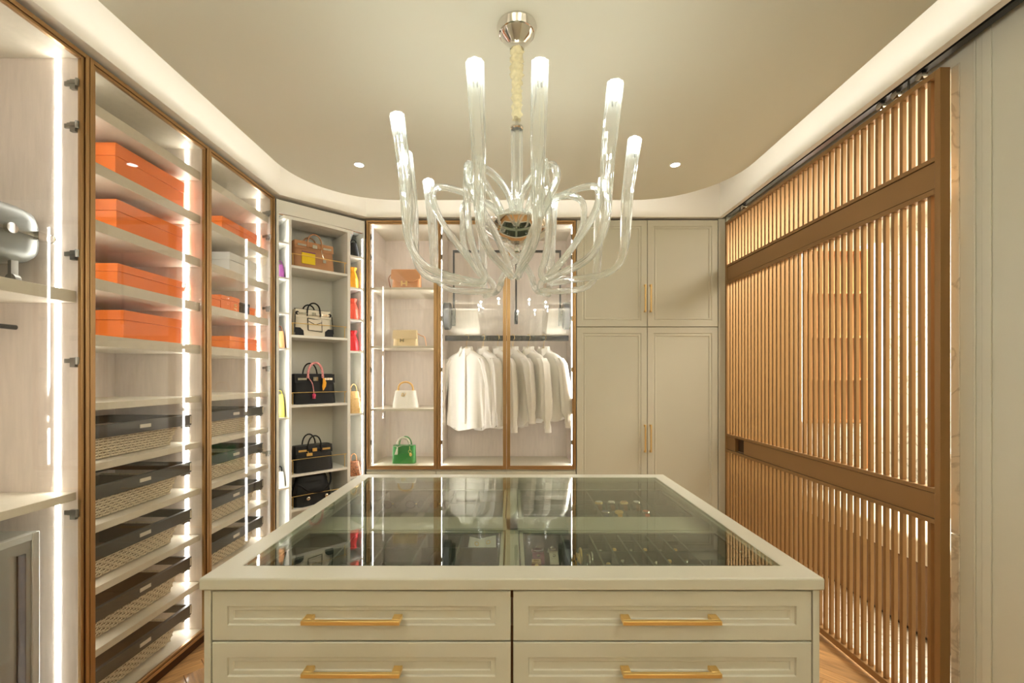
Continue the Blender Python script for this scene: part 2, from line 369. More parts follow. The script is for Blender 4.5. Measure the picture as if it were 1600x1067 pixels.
# ------------------------------------------------------------ back wall cabinets
B1X0, B1X1, B2X1 = -1.146, -.588, .503
SB = [2.129, 1.665, 1.165]
cabinet('narrow glass cabinet on the back wall displaying four small handbags', (B1X0, BD, 0), 0, B1X1-B1X0, .69, .485, SB, [(0, B1X1-B1X0, -1)], plinth=False, th=(.018, .018))
W2 = B2X1-B1X1
wd = cabinet('double glass-door wardrobe on the back wall with white shirts hanging inside', (B1X1, BD, 0), 0, W2, .69, .485, [], [(0, W2/2, -1), (W2/2, W2, 1)], plinth=False)
def bar_handle(par, p0, p1, out=(0,-1,0), wd_=.012, ht=.009, stand=.034, name='handle'):
    # rectangular bar between p0 and p1 with two square posts at its ends
    p0 = Vector(p0); p1 = Vector(p1); ax = (p1-p0).normalized(); o = Vector(out); s_ = ax.cross(o)
    m = MB()
    def obox(c, a, b, c_):
        vs_ = [c+ax*i*a+o*j*b+s_*k*c_ for k in (-1, 1) for i, j in ((-1,-1),(1,-1),(1,1),(-1,1))]
        m.add(vs_, [(0,3,2,1),(4,5,6,7),(0,1,5,4),(1,2,6,5),(2,3,7,6),(3,0,4,7)])
    mid = (p0+p1)/2; L = (p1-p0).length
    obox(mid+o*(stand-.005), L/2, .005, ht/2)
    for q, sg in ((p0, 1), (p1, -1)): obox(q+ax*sg*wd_+o*(stand-.01)/2, wd_, (stand-.01)/2, ht/2)
    return m.build(name, GOLD, par, bevel=.001)
DP = [(0, .002), (.0015, 0), (.045, 0), (.049, .005), (.055, .005), (.059, .002), (.066, .002), (.069, .006)]
tc = thing('tall_cupboard', 'tall cream cupboard with four panelled doors and vertical gold handles', 'cupboard', (B2X1+.004, BD, 0))
CW = 1.618-B2X1-.004
MB().box(0, CW, .022, .485, 0, TOP).build('carcass', CREAM, tc)
for i in range(2):
    xa, xb = i*CW/2+.002, (i+1)*CW/2-.002
    hx = CW/2+(-.022 if i == 0 else .022)
    for (za, zb, ha, hb) in ((1.813, TOP-.002, 1.925, 2.14), (.07, 1.807, .83, 1.045)):
        d_ = MB().panel(xa, xb, za, zb, 0, .02, DP).build('door', CREAM, tc, bevel=.0008)
        bar_handle(d_, (hx, 0, ha), (hx, 0, hb), wd_=.007, ht=.010, stand=.03)
MB().box(1.622, 1.672, BD, 3.97, 0, 2.66).build('trim_7', CREAM, kind='structure')
# drawers beneath the glass cabinets
bd = thing('low_drawer_unit', 'cream drawer unit under the glass cabinets on the back wall', 'drawers', (B1X0, BD, 0))
WW = B2X1-B1X0
MB().box(0, WW, .022, .485, .0, .688).build('carcass', CREAM, bd)
for i in range(3):
    for j in range(2):
        d_ = MB().panel(i*WW/3+.002, (i+1)*WW/3-.002, .08+j*.30, .376+j*.30, 0, .02, [(0, .002), (.0015, 0), (.035, 0), (.039, .005), (.05, .005), (.054, .002)]).build('drawer', CREAM, bd, bevel=.0008)
        bar_handle(d_, (i*WW/3+WW/6-.11, 0, .25+j*.3), (i*WW/3+WW/6+.11, 0, .25+j*.3))
# ------------------------------------------------------------ corner shelf unit with turning column
A_ = Vector((-1.60, 3.04)); D_ = Vector((.444, .427)); DL = D_.length; DR = math.atan2(D_.y, D_.x)
cu = thing('corner_shelf_unit', 'white open corner shelving with gold gallery rails between glass cabinets', 'shelving', (A_.x, A_.y, 0), DR)
dpt = .29
LZ = [2.355, 2.11, 1.865, 1.62, 1.135, .648]; MZ = [2.205, 1.715, 1.221, .73, .485]
T0, T1, T2, T3 = .060, .078, .478, .500
MB().box(-.02, -.004, 0, .36, 0, 2.64).build('side_panel', WHITE, cu); MB().box(DL-.012, DL+.0, 0, .30, 0, 2.64).build('side_panel', WHITE, cu)
MB().box(-.004, DL-.012, .004, .12, 2.55, 2.64).build('header', WHITE, cu)
bx = MB()
arc = [(T0-.03+(T3-T0+.06)*k/16, .002-.0+.0) for k in range(17)]
bx.prism([(x, .016-.022*math.sin(PI*k/16)) for k, (x, y) in enumerate(arc)]+[(DL-.03, .2), (.0, .2)], 2.523, 2.545)
bx.build('turntable_top', WHITE, cu)
MB().box(0, DL-.012, .02, .03, 2.545, 2.551).build('gold_line', BRONZE, cu)
MB().box(T0, T1, 0, dpt, .02, 2.523).build('upright', WHITE, cu, bevel=.001); MB().box(T2, T3, 0, dpt, .02, 2.523).build('upright', WHITE, cu, bevel=.001)
MB().box(-.004, DL-.012, dpt, dpt+.012, 0, 2.64).build('back_panel', WHITE, cu)
MB().box(0, DL-.012, 0, dpt, 0, .02).build('base', WHITE, cu)
for z in MZ+[.12]:
    s_ = MB().box(T1, T2, .004, dpt, z-.018, z).build('shelf', WHITE, cu, bevel=.001)
    if z > .3:
        a, b, hh = T1+.014, T2-.014, .085 if z > 1 or z < .6 else .10
        MB().tube(smoothpath([(a, .02, z), (a, .02, z+hh*.9), (a+.006, .02, z+hh), (b-.006, .02, z+hh), (b, .02, z+hh*.9), (b, .02, z)], 3), .0028, 6).build('gallery_rail', GOLDP, s_, smooth=60)
for z in LZ:
    MB().box(-.004, T0, .004, dpt, z-.012, z).build('shelf', WHITE, cu); MB().box(T3, DL-.012, .004, dpt, z-.012, z).build('shelf', WHITE, cu)
for zz, hh in zip([.12]+LZ[::-1], LZ[::-1]+[2.52]):
    MB().box(DL-.0145, DL-.012, .012, .020, zz+.01, hh-.02).build('led_strip', LEDM, cu); MB().box(-.004, -.0015, .012, .020, zz+.01, hh-.02).build('led_strip', LEDM, cu)
def DU(u, v): # local corner coords -> world
    c, s_ = math.cos(DR), math.sin(DR); return (A_.x+u*c-v*s_, A_.y+u*s_+v*c)
# ------------------------------------------------------------ bags
def bodyloft(w0, w1, d0, d1, h, r=.35, n=6, bulge=.0, lean=0):
    rings = []
    for k in range(n+1):
        t = k/n; w_ = w0+(w1-w0)*t; d = d0+(d1-d0)*t+bulge*math.sin(PI*t); z = h*t
        rings.append(sup(w_/2, d/2, z, 24, 5))
    return rings
def sup(a, b, z, n=24, e=5, cy=0):
    out = []
    for k in range(n):
        t = 2*PI*k/n; c, s_ = math.cos(t), math.sin(t)
        out.append((a*math.copysign(abs(c)**(2/e), c), cy+b*math.copysign(abs(s_)**(2/e), s_), z))
    return out
def arch(x0, x1, y, z0, h, n=14, bow=0):
    pts = [(x0, y, z0-.02)]
    for k in range(n+1):
        a = PI*k/n; cx = (x0+x1)/2; R = (x1-x0)/2
        pts.append((cx-R*math.cos(a), y+bow*math.sin(a), z0+h*math.sin(a)**.75))
    pts.append((x1, y, z0-.02)); return pts
def tote(label, loc, rot, w, h, d, m, hm, metal=CHROME, hh=.10, style='', pull=0):
    t = thing('handbag', label, 'handbag', loc, rot, None)
    b = MB().loft(bodyloft(w, w*.92, d, d*.62, h)).build('body', m, t, smooth=50)
    f0 = -d/2; ft = -d*.31
    def fy(z): return f0+(ft-f0)*z/h-.003
    MB().add([(-w*.46, fy(h*.99)-.002, h*1.0), (w*.46, fy(h*.99)-.002, h*1.0), (w*.46, fy(h*.72)-.003, h*.70), (w*.2, fy(h*.72)-.003, h*.70), (w*.17, fy(h*.8)-.003, h*.80), (-w*.17, fy(h*.8)-.003, h*.80), (-w*.2, fy(h*.7)-.003, h*.70), (-w*.46, fy(h*.7)-.003, h*.70),
              (-w*.46, fy(h*.99)+.002, h*1.0), (w*.46, fy(h*.99)+.002, h*1.0), (w*.46, fy(h*.72)+.0, h*.70), (w*.2, fy(h*.72)+.0, h*.70), (w*.17, fy(h*.8)+.0, h*.80), (-w*.17, fy(h*.8)+.0, h*.80), (-w*.2, fy(h*.7)+.0, h*.70), (-w*.46, fy(h*.7)+.0, h*.70)],
             [tuple(range(8)), tuple(range(15, 7, -1))]+[(i, (i+1) % 8, 8+(i+1) % 8, 8+i) for i in range(8)]).build('flap', m, t)
    MB().loft([[(x, y*.8, z+.001) for x, y, z in sup(w*.46, d*.31, h*.985)], [(x, y*.8, z) for x, y, z in sup(w*.44, d*.28, h*1.012)]]).build('top_flap', m, t, smooth=40)
    for sy in (-1, 1):
        y = fy(h*.8)-.004 if sy < 0 else -fy(h*.8)+.004
        pts = arch(-w*.17, w*.17, y, h*.86, hh+.012, 14, 0)
        MB().tube(pts, .0052, 8).build('handle', hm, t, smooth=60)
    MB().box(-w*.42, w*.42, fy(h*.82)-.006, fy(h*.82)-.003, h*.80, h*.865).build('strap', m, t)
    for sx in (-1, 1):
        MB().box(sx*w*.20, sx*w*.40, fy(h*.82)-.010, fy(h*.82)-.006, h*.795, h*.87).torus((sx*w*.31, fy(h*.82)-.010, h*.833), .006, .0015, 'y', 10, 5).build('strap_plate', metal, t)
    MB().box(-w*.055, w*.055, fy(h*.82)-.012, fy(h*.82)-.006, h*.77, h*.90).torus((0, fy(h*.82)-.013, h*.83), .007, .002, 'y', 10, 5).build('turn_lock', metal, t)
    for sx in (-1, 1):
        for sy in (-1, 1): MB().lathe([(.006, -.0), (.007, .004)], (sx*w*.4, sy*d*.35, -.003), 8).build('foot', metal, t)
    return t, fy
def front(u, v, z): x, y = DU(u, v); return (x, y, z+.003)
uc = .258; vb = .095
# tan tote with yellow pocket
t, fy = tote('tan leather handbag with yellow front pocket on the top corner shelf', front(uc-.008, vb, 2.205), DR, .30, .195, .13, TAN, TAN, CHROME, .075)
MB().box(-.095, .0, fy(.06)-.006, fy(.06)-.0, .028, .115).build('front_pocket', YELLOW, t, bevel=.002)
MB().box(-.095, .0, fy(.06)-.009, fy(.06)-.006, .108, .115).build('pocket_trim', PURPLE, t)
MB().tube([(.045, fy(.15)-.012, .145), (.05, fy(.12)-.014, .11), (.06, fy(.1)-.014, .085)], .003, 6).box(.052, .074, fy(.09)-.018, fy(.09)-.006, .052, .075).torus((.063, fy(.09)-.012, .078), .007, .002, 'y', 10, 5).build('padlock', CHROME, t)
# canvas tote with black patches
t, fy = tote('cream canvas handbag with black leather corners on the second corner shelf', front(uc-.014, vb, 1.715), DR, .27, .19, .13, CREAML, BLACK, CHROME, .065)
for sx in (-1, 1):
    MB().add([(sx*.134, fy(0)-.004, .0), (sx*.075, fy(0)-.004, .0), (sx*.078, fy(.03)-.004, .035), (sx*.10, fy(.05)-.004, .055), (sx*.134, fy(.055)-.004, .055)]+[(sx*.134, fy(0)+.004, .0), (sx*.075, fy(0)+.004, .0), (sx*.078, fy(.03)+.004, .035), (sx*.10, fy(.05)+.004, .055), (sx*.134, fy(.055)+.004, .055)], [(0, 1, 2, 3, 4), (9, 8, 7, 6, 5)]+[(i, (i+1) % 5, 5+(i+1) % 5, 5+i) for i in range(5)]).build('corner_patch', BLACK, t)
    MB().lathe([(.014, -.002), (.014, .002)], (0, 0, 0), 12).build('strap_patch', BLACK, t, loc=(sx*.115, fy(.16)-.004, .16)).rotation_euler = (PI/2, 0, 0)
MB().tube([(-.045, fy(.12)-.003, .128), (-.045, fy(.04)-.003, .04), (.055, fy(.04)-.003, .032), (.055, fy(.12)-.003, .118), (-.045, fy(.12)-.003, .128)], .003, 6).build('pocket_piping', BLACK, t)
MB().box(-.042, .052, fy(.08)-.008, fy(.08)-.0, .038, .12).build('front_pocket', CREAML, t, bevel=.003)
MB().tube([(-.042, fy(.1)-.010, .105), (.005, fy(.09)-.011, .082), (.052, fy(.1)-.010, .10)], .0025, 6).build('pocket_flap_piping', BLACK, t)
MB().tube([(-.125, -.022, .193), (.125, -.022, .193)], .004, 6).tube([(-.13, fy(.1), .15), (-.137, fy(0), .02)], .003, 6).tube([(.13, fy(.1), .15), (.137, fy(0), .02)], .003, 6).build('edge_piping', BLACK, t)
# black tote with scarf
t, fy = tote('black smooth handbag with pink twilly scarf on its handle, third corner shelf', front(uc-.004, vb, 1.221), DR, .31, .215, .14, BLACK, BLACK, CHROME, .10)
ar = arch(-.053, .053, fy(.17)-.004, .185, .112, 14)
MB().tube(smoothpath(ar[1:-1], 3), [.0085+.0018*math.sin(i*1.9) for i in range((len(ar)-3)*3+1)], 8).build('scarf', PINK, t, smooth=60)
MB().loft([[(x+.055, y+fy(.13)-.013, .185) for x, y, z in sup(.006, .004, 0, 8, 2)], [(x+.06, y+fy(.13)-.016, .15) for x, y, z in sup(.014, .005, 0, 8, 2)], [(x+.056, y+fy(.13)-.016, .125) for x, y, z in sup(.014, .005, 0, 8, 2)], [(x+.05, y+fy(.13)-.015, .095) for x, y, z in sup(.003, .003, 0, 8, 2)]]).build('scarf_tail', YELL2, t, smooth=60)
MB().tube(smoothpath([(-.053, fy(.17)-.012, .19), (-.03, fy(.1)-.014, .15), (-.02, fy(.1)-.014, .10), (-.018, fy(.1)-.012, .075)], 5), .0035, 6).build('charm_cord', PINK, t, smooth=60)
MB().lathe([(.003, .04), (.012, .034), (.013, .02), (.009, .012), (.013, .004), (.006, 0)], (-.018, fy(.05)-.012, .035), 8).build('horse_charm', mat('magenta_charm', (216, 70, 110), .5, var=.3, vscale=90), t, smooth=60)
# black croc tote gold
t, fy = tote('black embossed handbag with gold lock and two upright handles, fourth corner shelf', front(uc-.015, vb-.01, .73), DR, .28, .185, .15, BLACKC, BLACK, GOLDP, .085)
MB().tube([(-.05, fy(.14)-.01, .15), (-.045, fy(.14)-.014, .13)], .003, 6).box(-.06, -.02, fy(.12)-.016, fy(.12)-.008, .115, .135).build('clochette', GOLDP, t)
# slouchy black bag
t = thing('handbag', 'slouchy black shoulder bag with two round silver studs on the lowest corner shelf', 'handbag', front(uc-.02, vb-.01, .485), DR)
rings = []
for k in range(9):
    q = k/8; rings.append([(x*(1+.03*math.sin(3*a_i+k)), y*(1+.12*math.sin(2*a_i+k*2)), z) for a_i, (x, y, z) in enumerate(sup(.135-.03*q**2, .075-.045*q, .20*q-.012*math.sin(q*9), 24, 3.5))])
MB().loft(rings).build('body', BLACK, t, smooth=60)
MB().tube(smoothpath([(-.135, -.06, .10), (-.12, -.085, .17), (-.05, -.1, .11), (.05, -.1, .10), (.11, -.08, .15), (.12, -.04, .22), (.09, 0, .235), (.06, .03, .19)], 5), .007, 6).build('strap', BLACK, t, smooth=60)
MB().tube(smoothpath([(-.10, .04, .16), (-.02, .05, .215), (.08, .05, .20)], 5), .007, 6).build('strap', BLACK, t, smooth=60)
for x in (-.045, .085):
    MB().lathe([(.013, -.003), (.013, .003), (.006, .005)], (0, 0, 0), 14).build('round_stud', CHROME, t, loc=(x, -.077, .055)).rotation_euler = (PI/2, 0, 0)
MB().loft([sup(.115, .05, .172, 20, 3), sup(.105, .04, .205, 20, 3)]).build('flap', BLACK, t, smooth=60)
# narrow side niches
def pouch(label, u, z, m, h=.17, r=.05, v=.07):
    x, y = DU(u, v); t = thing('drawstring_pouch', label, 'pouch', (x, y, z+.001), DR)
    rings = []
    for q, rr in ((0, .95), (.12, 1.0), (.45, .86), (.72, .55), (.80, .42), (.9, .6), (1, .68)):
        rings.append([(r*rr*(1+.10*math.sin(7*a)*min(1, q*1.3))*math.cos(a), r*rr*(1+.10*math.sin(7*a)*min(1, q*1.3))*math.sin(a), h*q) for a in [2*PI*k/28 for k in range(28)]])
    MB().loft(rings).build('body', m, t, smooth=70)
    MB().torus((0, 0, h*.8), r*.46, .003, 'z', 16, 5).tube([(0, -r*.46, h*.8), (.01, -r*.9, h*.5)], .002, 5).build('drawstring', m, t)
    return t
ur = (T3+DL-.012)/2; ul = (T0-.004)/2
pouch('amber yellow drawstring pouch in the right niche of the corner unit', ur, 2.11, YELL2, .165, .042)
pouch('coral orange drawstring pouch in the right niche, under the yellow one', ur, 1.865, CORAL, .165, .044)
pouch('bright red drawstring pouch in the right niche of the corner unit', ur, 1.62, RED, .16, .043)
def minibag(name, label, cat, u, z, w, d, h, m, hm=None, hh=.05, v=.06, top=.8, rot=DR):
    x, y = DU(u, v); t = thing(name, label, cat, (x, y, z+.001), rot)
    MB().loft(bodyloft(w, w*top, d, d*.5, h, bulge=.01)).build('body', m, t, smooth=50)
    MB().tube(arch(-w*.28, w*.28, 0, h*.97, hh, 12), .004, 6).build('handle', hm or m, t, smooth=60)
    return t
minibag('handbag', 'small black patent bag on the highest right niche shelf', 'handbag', ur, 2.355, .08, .07, .11, BLACKC, BLACK, .03, top=.5)
t = minibag('straw_bag', 'pale woven straw bag in the right niche with rope handle', 'handbag', ur, 1.135, .088, .10, .17, STRAW, STRAW, .06, top=.75)
for k in range(3): MB().loft([sup(.0445-.001*k, .0515-.006*k, .03+.04*k, 20, 5), sup(.0445-.001*k, .0515-.006*k, .036+.04*k, 20, 5)], False).build('woven_band', STRAW, t)
MONO = mat('printed_monogram', (150, 96, 60), .5, var=.75, vscale=110)
minibag('handbag', 'brown patterned handbag with tan handles in the lowest right niche', 'handbag', ur, .648, .088, .10, .11, MONO, TANL, .06)
minibag('handbag', 'purple bag edge in the narrow left niche', 'handbag', ul, 2.11, .045, .08, .10, PURPLE, PURPLE, .03, .09)
minibag('handbag', 'tan and brown bag in the narrow left niche at eye level', 'handbag', ul, 1.62, .045, .10, .12, TANL, BROWN, .04, .09)
minibag('handbag', 'lime yellow bag in the narrow left niche', 'handbag', ul, 1.135, .045, .10, .16, LIMEY, LIMEY, .03, .09)
minibag('handbag', 'pale grey bag in the lowest left niche', 'handbag', ul, .648, .045, .10, .10, WHITEL, BLACK, .04, .09)
# bags in narrow glass cabinet
BY = BD+.17
def H_clasp(par, x, y, z, s_, m):
    MB().box(x-s_, x-s_*.5, y-.006, y, z-s_*.8, z+s_*.8).box(x+s_*.5, x+s_, y-.006, y, z-s_*.8, z+s_*.8).box(x-s_*.5, x+s_*.5, y-.006, y, z-s_*.22, z+s_*.22).build('h_clasp', m, par)
t = thing('handbag', 'light tan flap handbag with gold clasp on the top shelf of the narrow cabinet', 'handbag', (wx(636, BY), BY, 2.130))
MB().loft(bodyloft(.235, .22, .10, .07, .165)).build('body', TANL, t, smooth=50)
MB().add([(-.115, -.052, .16), (.115, -.052, .16), (.12, -.056, .085), (.06, -.058, .06), (-.06, -.058, .06), (-.12, -.056, .085), (-.11, -.03, .168), (.11, -.03, .168), (.115, -.046, .085), (.06, -.048, .06), (-.06, -.048, .06), (-.115, -.046, .085)], [(0, 1, 2, 3, 4, 5), (11, 10, 9, 8, 7, 6)]+[(i, (i+1) % 6, 6+(i+1) % 6, 6+i) for i in range(6)]).build('flap', TANL, t)
H_clasp(t, -.01, -.058, .045, .026, GOLDP)
MB().tube(smoothpath([(-.12, 0, .14), (-.15, 0, .10), (-.14, .02, .02)], 5), .004, 6).build('strap', BROWN, t, smooth=60)
MB().tube(arch(.06, .11, .03, .16, .04, 8), .004, 6).build('handle', BROWN, t, smooth=60)
t = thing('handbag', 'cream embossed flap handbag with shoulder strap on the second shelf', 'handbag', (wx(634, BY), BY, 1.666))
MB().loft(bodyloft(.20, .19, .07, .05, .135)).build('body', BEIGEC, t, smooth=50)
MB().add([(-.096, -.036, .132), (.096, -.036, .132), (.1, -.041, .062), (-.1, -.041, .062), (-.09, -.02, .137), (.09, -.02, .137), (.1, -.034, .062), (-.1, -.034, .062)], [(0, 1, 2, 3), (7, 6, 5, 4), (0, 1, 5, 4), (1, 2, 6, 5), (2, 3, 7, 6), (3, 0, 4, 7)]).build('flap', BEIGEC, t)
H_clasp(t, -.02, -.042, .05, .016, CHROME)
MB().tube(smoothpath([(.095, 0, .11), (.13, -.01, .09), (.16, -.02, .075), (.175, -.03, .004)], 6), .0035, 6).build('strap', TANL, t, smooth=60)
t = thing('handbag', 'white embossed handbag with rounded cane handle on the third shelf', 'handbag', (wx(634, BY), BY, 1.166))
MB().loft(bodyloft(.215, .165, .09, .06, .135)).build('body', WHITEL, t, smooth=50)
MB().loft([sup(.084, .032, .130, 24, 5), sup(.080, .028, .141, 24, 5)]).build('top_flap', WHITEL, t, smooth=50)
MB().tube(arch(-.06, .06, -.005, .145, .065, 16), .0075, 8).build('handle', mat('cane_handle', (226, 180, 104), .3), t, smooth=60)
for sx in (-1, 1): MB().lathe([(.010, 0), (.010, .02), (.007, .022)], (sx*.06, -.005, .125), 10).build('handle_mount', GOLDP, t)
# two overlapping letters L and V as raised gold metal
MB().add([(-.020, -.047, .120), (-.014, -.047, .120), (-.018, -.047, .100), (-.004, -.047, .100), (-.005, -.047, .095), (-.026, -.047, .095)], [(0, 1, 2, 3, 4, 5)]).add([(-.014, -.048, .122), (-.008, -.048, .122), (.002, -.048, .104), (.010, -.048, .122), (.015, -.048, .122), (.003, -.048, .094), (.000, -.048, .094)], [(0, 1, 2, 3, 4, 5, 6)]).build('letter_emblem', GOLDP, t)
t = thing('handbag', 'small green embossed handbag with a pale scarf bow on its handle', 'handbag', (wx(632, BY), BY, .712))
MB().loft(bodyloft(.19, .18, .085, .07, .145)).build('body', GREENL, t, smooth=50)
MB().tube(arch(-.05, .05, -.035, .135, .075, 16), .005, 8).build('handle', GREENL, t, smooth=60)
MB().tube(arch(-.05, .05, .035, .135, .075, 16), .005, 8).build('handle', GREENL, t, smooth=60)
SCF = mat('pale_scarf', (214, 212, 190), .6, var=.2, vscale=120)
aa = arch(-.05, .05, -.035, .135, .075, 16)[2:-2]
MB().tube(aa, [.009+.002*math.sin(i*2.2) for i in range(len(aa))], 8).build('scarf', SCF, t, smooth=60)
for a_ in (-.9, .9):
    MB().loft([[(x+math.sin(a_)*q, y-.05, .135+math.cos(a_)*q*.5) for x, y, z in sup(.004+.014*q*20, .004, 0, 8, 2)] for q in (0, .02, .035)]).build('scarf_bow', SCF, t, loc=(-.045, 0, 0), smooth=60)
MB().loft([[(x-.045-.012*q, y-.05, .135-.06*q) for x, y, z in sup(.004+.009*q, .003, 0, 8, 2)] for q in (0, .5, 1)]).build('scarf_tail', SCF, t, smooth=60)
MB().torus((.055, -.048, .10), .012, .002, 'y', 12, 5).lathe([(.003, .09), (.011, .082), (.011, .07), (.002, .06)], (.062, -.05, 0), 10).tube([(.05, -.04, .14), (.055, -.048, .11)], .0015, 5).build('charm', GOLDP, t)
# ------------------------------------------------------------ wardrobe: lift rail, shirts
RY = 3.74; RZ = 1.745
wl = thing('wardrobe_lift', 'black pull-down clothes lift with grey side motors in the wardrobe', 'clothes lift', (0, RY, 0))
MB().box(-.565, .478, -.010, .010, RZ-.022, RZ+.022).build('rail', DARKM, wl, bevel=.003)
zt = 2.48
for sx, xw in ((1, -.566), (-1, .481)):
    MB().loft([[(xw+sx*dx, yy, zz) for yy, zz in [(a*math.cos(q)*.085-.02, b*math.sin(q)*.115+1.93) for q in [2*PI*k/20 for k in range(20)]]] for dx, a, b in ((.0, 1, 1), (.045, 1, 1), (.055, .85, .88))]).build('motor_housing', GREYM, wl, smooth=40)
    MB().lathe([(.02, 0), (.02, .01), (.012, .012)], (0, 0, 0), 12).build('hub_cap', DARKM, wl, loc=(xw+sx*.056, -.02, 1.96)).rotation_euler = (0, sx*PI/2, 0)
    MB().box(xw+sx*.058, xw+sx*.088, -.02, .015, 1.85, 2.0).box(xw+sx*.066, xw+sx*.080, -.010, .010, 2.0, zt).build('arm', DARKM, wl, bevel=.002)
MB().box(-.50, .415, -.009, .009, zt-.009, zt+.009).build('cross_bar', DARKM, wl)
MB().cyl((.035, 0, zt), (.035, 0, 1.98), .008).lathe([(.013, 1.865), (.015, 1.87), (.015, 1.965), (.011, 1.985)], (.035, 0, 0), 12).box(.005, .065, -.011, .011, zt-.013, zt+.010).build('pull_rod', DARKM, wl, smooth=40)
def shirt(x, rot, seed, m, wsc=1.0, length=.665, sleeve=True, puff=0, collar=True, drop=0, lbl=''):
    rnd = random.Random(seed)
    hg = thing('hanger', lbl+' beige hanger on the wardrobe rail', 'hanger', (x, RY, RZ), rot)
    hk = [(0, 0, -.09)]+[(0, 0, -.045)]+[(.022*math.cos(a)+.0, 0, .006+.026*math.sin(a)) for a in [math.radians(q) for q in (-70, -20, 30, 80, 120, 160)]]
    MB().tube(smoothpath(hk, 3), .0018, 6).build('hook', GOLDP, hg)
    MB().tube(smoothpath([(-.155, 0, -.165), (-.10, 0, -.135), (-.035, 0, -.098), (0, 0, -.082), (.035, 0, -.098), (.10, 0, -.135), (.155, 0, -.165)], 4), .009, 8).build('hanger_bar', HANGERM, hg, smooth=60)
    t = thing('shirt', lbl+' white shirt hanging in the wardrobe', 'shirt', (x, RY, RZ), rot, 'white shirts in the wardrobe')
    ph = [rnd.uniform(0, 6.28) for _ in range(4)]
    prof = [(.046, .040, -.088), (.054, .042, -.100), (.09, .042, -.122), (.14, .040, -.142), (.175*wsc, .038, -.165), (.190*wsc, .036, -.200), (.186*wsc, .036, -.26), (.180*wsc, .036, -.34), (.180*wsc, .036, -.44), (.186*wsc, .038, -.54), (.192*wsc, .039, -.62), (.198*wsc, .040, -length-.02), (.200*wsc, .041, -length-.075)]
    rings = []
    for i, (a, b, z) in enumerate(prof):
        q = max(0, (-z-.15)/length); ring = []
        for k in range(56):
            th = 2*PI*k/56; c, s_ = math.cos(th), math.sin(th)
            fold = 1+q*(.34*math.sin(5*th+ph[0]+1.2*q)+.30*math.sin(9*th+ph[1])+.16*math.sin(16*th+ph[2]-q))
            X = a*math.copysign(abs(c)**.8, c); Y = b*math.copysign(abs(s_)**.75, s_)*fold
            hem = (.026*math.cos(2*th)+.010*math.sin(5*th+ph[3])+.012*math.sin(th+ph[0])) if i == len(prof)-1 else 0
            ring.append((X*(1+.02*q*math.sin(7*th+ph[1])), Y, z+hem+drop*q))
        rings.append(ring)
    MB().loft(rings).build('shirt_body', m, t, smooth=80)
    if sleeve:
        for sx in (-1, 1):
            sl_ = rnd.uniform(-.05, .03); fx = rnd.uniform(-.03, .01)
            pts = [(sx*.160*wsc, 0, -.172), (sx*.190*wsc, 0, -.22), (sx*.208*wsc, fx*.2, -.30), (sx*.225*wsc, fx*.5, -.40+sl_*.3), (sx*.238*wsc, fx*.8, -.50+sl_*.6), (sx*.244*wsc, fx, -.60+sl_), (sx*.246*wsc, fx, -.640+sl_), (sx*.250*wsc, fx, -.69+sl_)]
            rr = [.048, .055, .052, .048+puff*.4, .045+puff, .040+puff, .028, .034]
            mb = MB(); rings = []
            for j, (p, r) in enumerate(zip(pts, rr)):
                rings.append([(p[0]+.72*r*math.cos(a)*(1+.16*math.sin(4*a+j*.5+ph[2])), p[1]+r*.85*math.sin(a)*(1+.22*math.sin(5*a+ph[0]+j*.4)), p[2]) for a in [2*PI*k/24 for k in range(24)]])
            mb.loft(rings).build('sleeve', m, t, smooth=80)
            MB().loft([[(pts[7][0]+sx*dd+.024*math.cos(a), pts[7][1]+.030*math.sin(a), zz+sl_) for a in [2*PI*k/16 for k in range(16)]] for dd, zz in ((0, -.675), (.003, -.725))], False).build('cuff', m, t, smooth=60)
    if collar:
        zc_ = -.020
        for sx in (-1, 1):
            MB().add([(sx*.012, -.050, -.078), (sx*.050, -.020, -.058), (sx*.052, .012, -.052), (sx*.062, .010, -.085), (sx*.062, -.030, -.098), (sx*.034, -.064, -.138),
                      (sx*.012, -.044, -.078), (sx*.044, -.016, -.058), (sx*.046, .012, -.052), (sx*.056, .010, -.085), (sx*.056, -.026, -.098), (sx*.034, -.058, -.138)],
                     [(0, 1, 4, 5), (1, 2, 3, 4), (6, 11, 10, 7), (7, 10, 9, 8), (0, 5, 11, 6), (5, 4, 10, 11), (4, 3, 9, 10), (3, 2, 8, 9), (2, 1, 7, 8), (1, 0, 6, 7)]).build('collar', m, t, loc=(0, 0, zc_), smooth=50)
        MB().loft([[(.050*math.cos(a), .046*math.sin(a), z) for a in [math.radians(-50+280*k/16) for k in range(17)]]+[(.045*math.cos(a), .041*math.sin(a), z) for a in [math.radians(230-280*k/16) for k in range(17)]] for z in (-.085, -.050)]).build('collar_stand', m, t, loc=(0, 0, zc_), smooth=50)
        MB().box(-.016, .016, -.006, .002, -.115, -.09).build('neck_label', BLACKB if seed % 2 else GOLDP, t, loc=(0, .036, .0))
    pl = []
    for k in range(10):
        z = -.125-(length-.07)*k/9; yy_ = -.047-.008*(k/9); pl.append([(-.014, yy_, z), (.014, yy_, z), (.014, -.034, z), (-.014, -.034, z)])
    MB().loft(pl).build('placket', m, t)
    return t
shirt(-.385, -.45, 1, SHIRT, 1.0, .665, lbl='leftmost, widest-turned, plain')
shirt(-.244, -.86, 2, SATIN, .98, .66, lbl='second from left, satin with beaded collar,')
shirt(-.12, -.98, 3, SHIRT, .95, .66, lbl='third from left, half hidden by the door frame,')
shirt(.008, -.92, 4, SATIN, 1.0, .66, lbl='fourth from left, with a plunging cuff,')
shirt(.14, -.90, 5, SHIRT, 1.0, .60, puff=.012, lbl='fifth from left, high-collared with bow,')
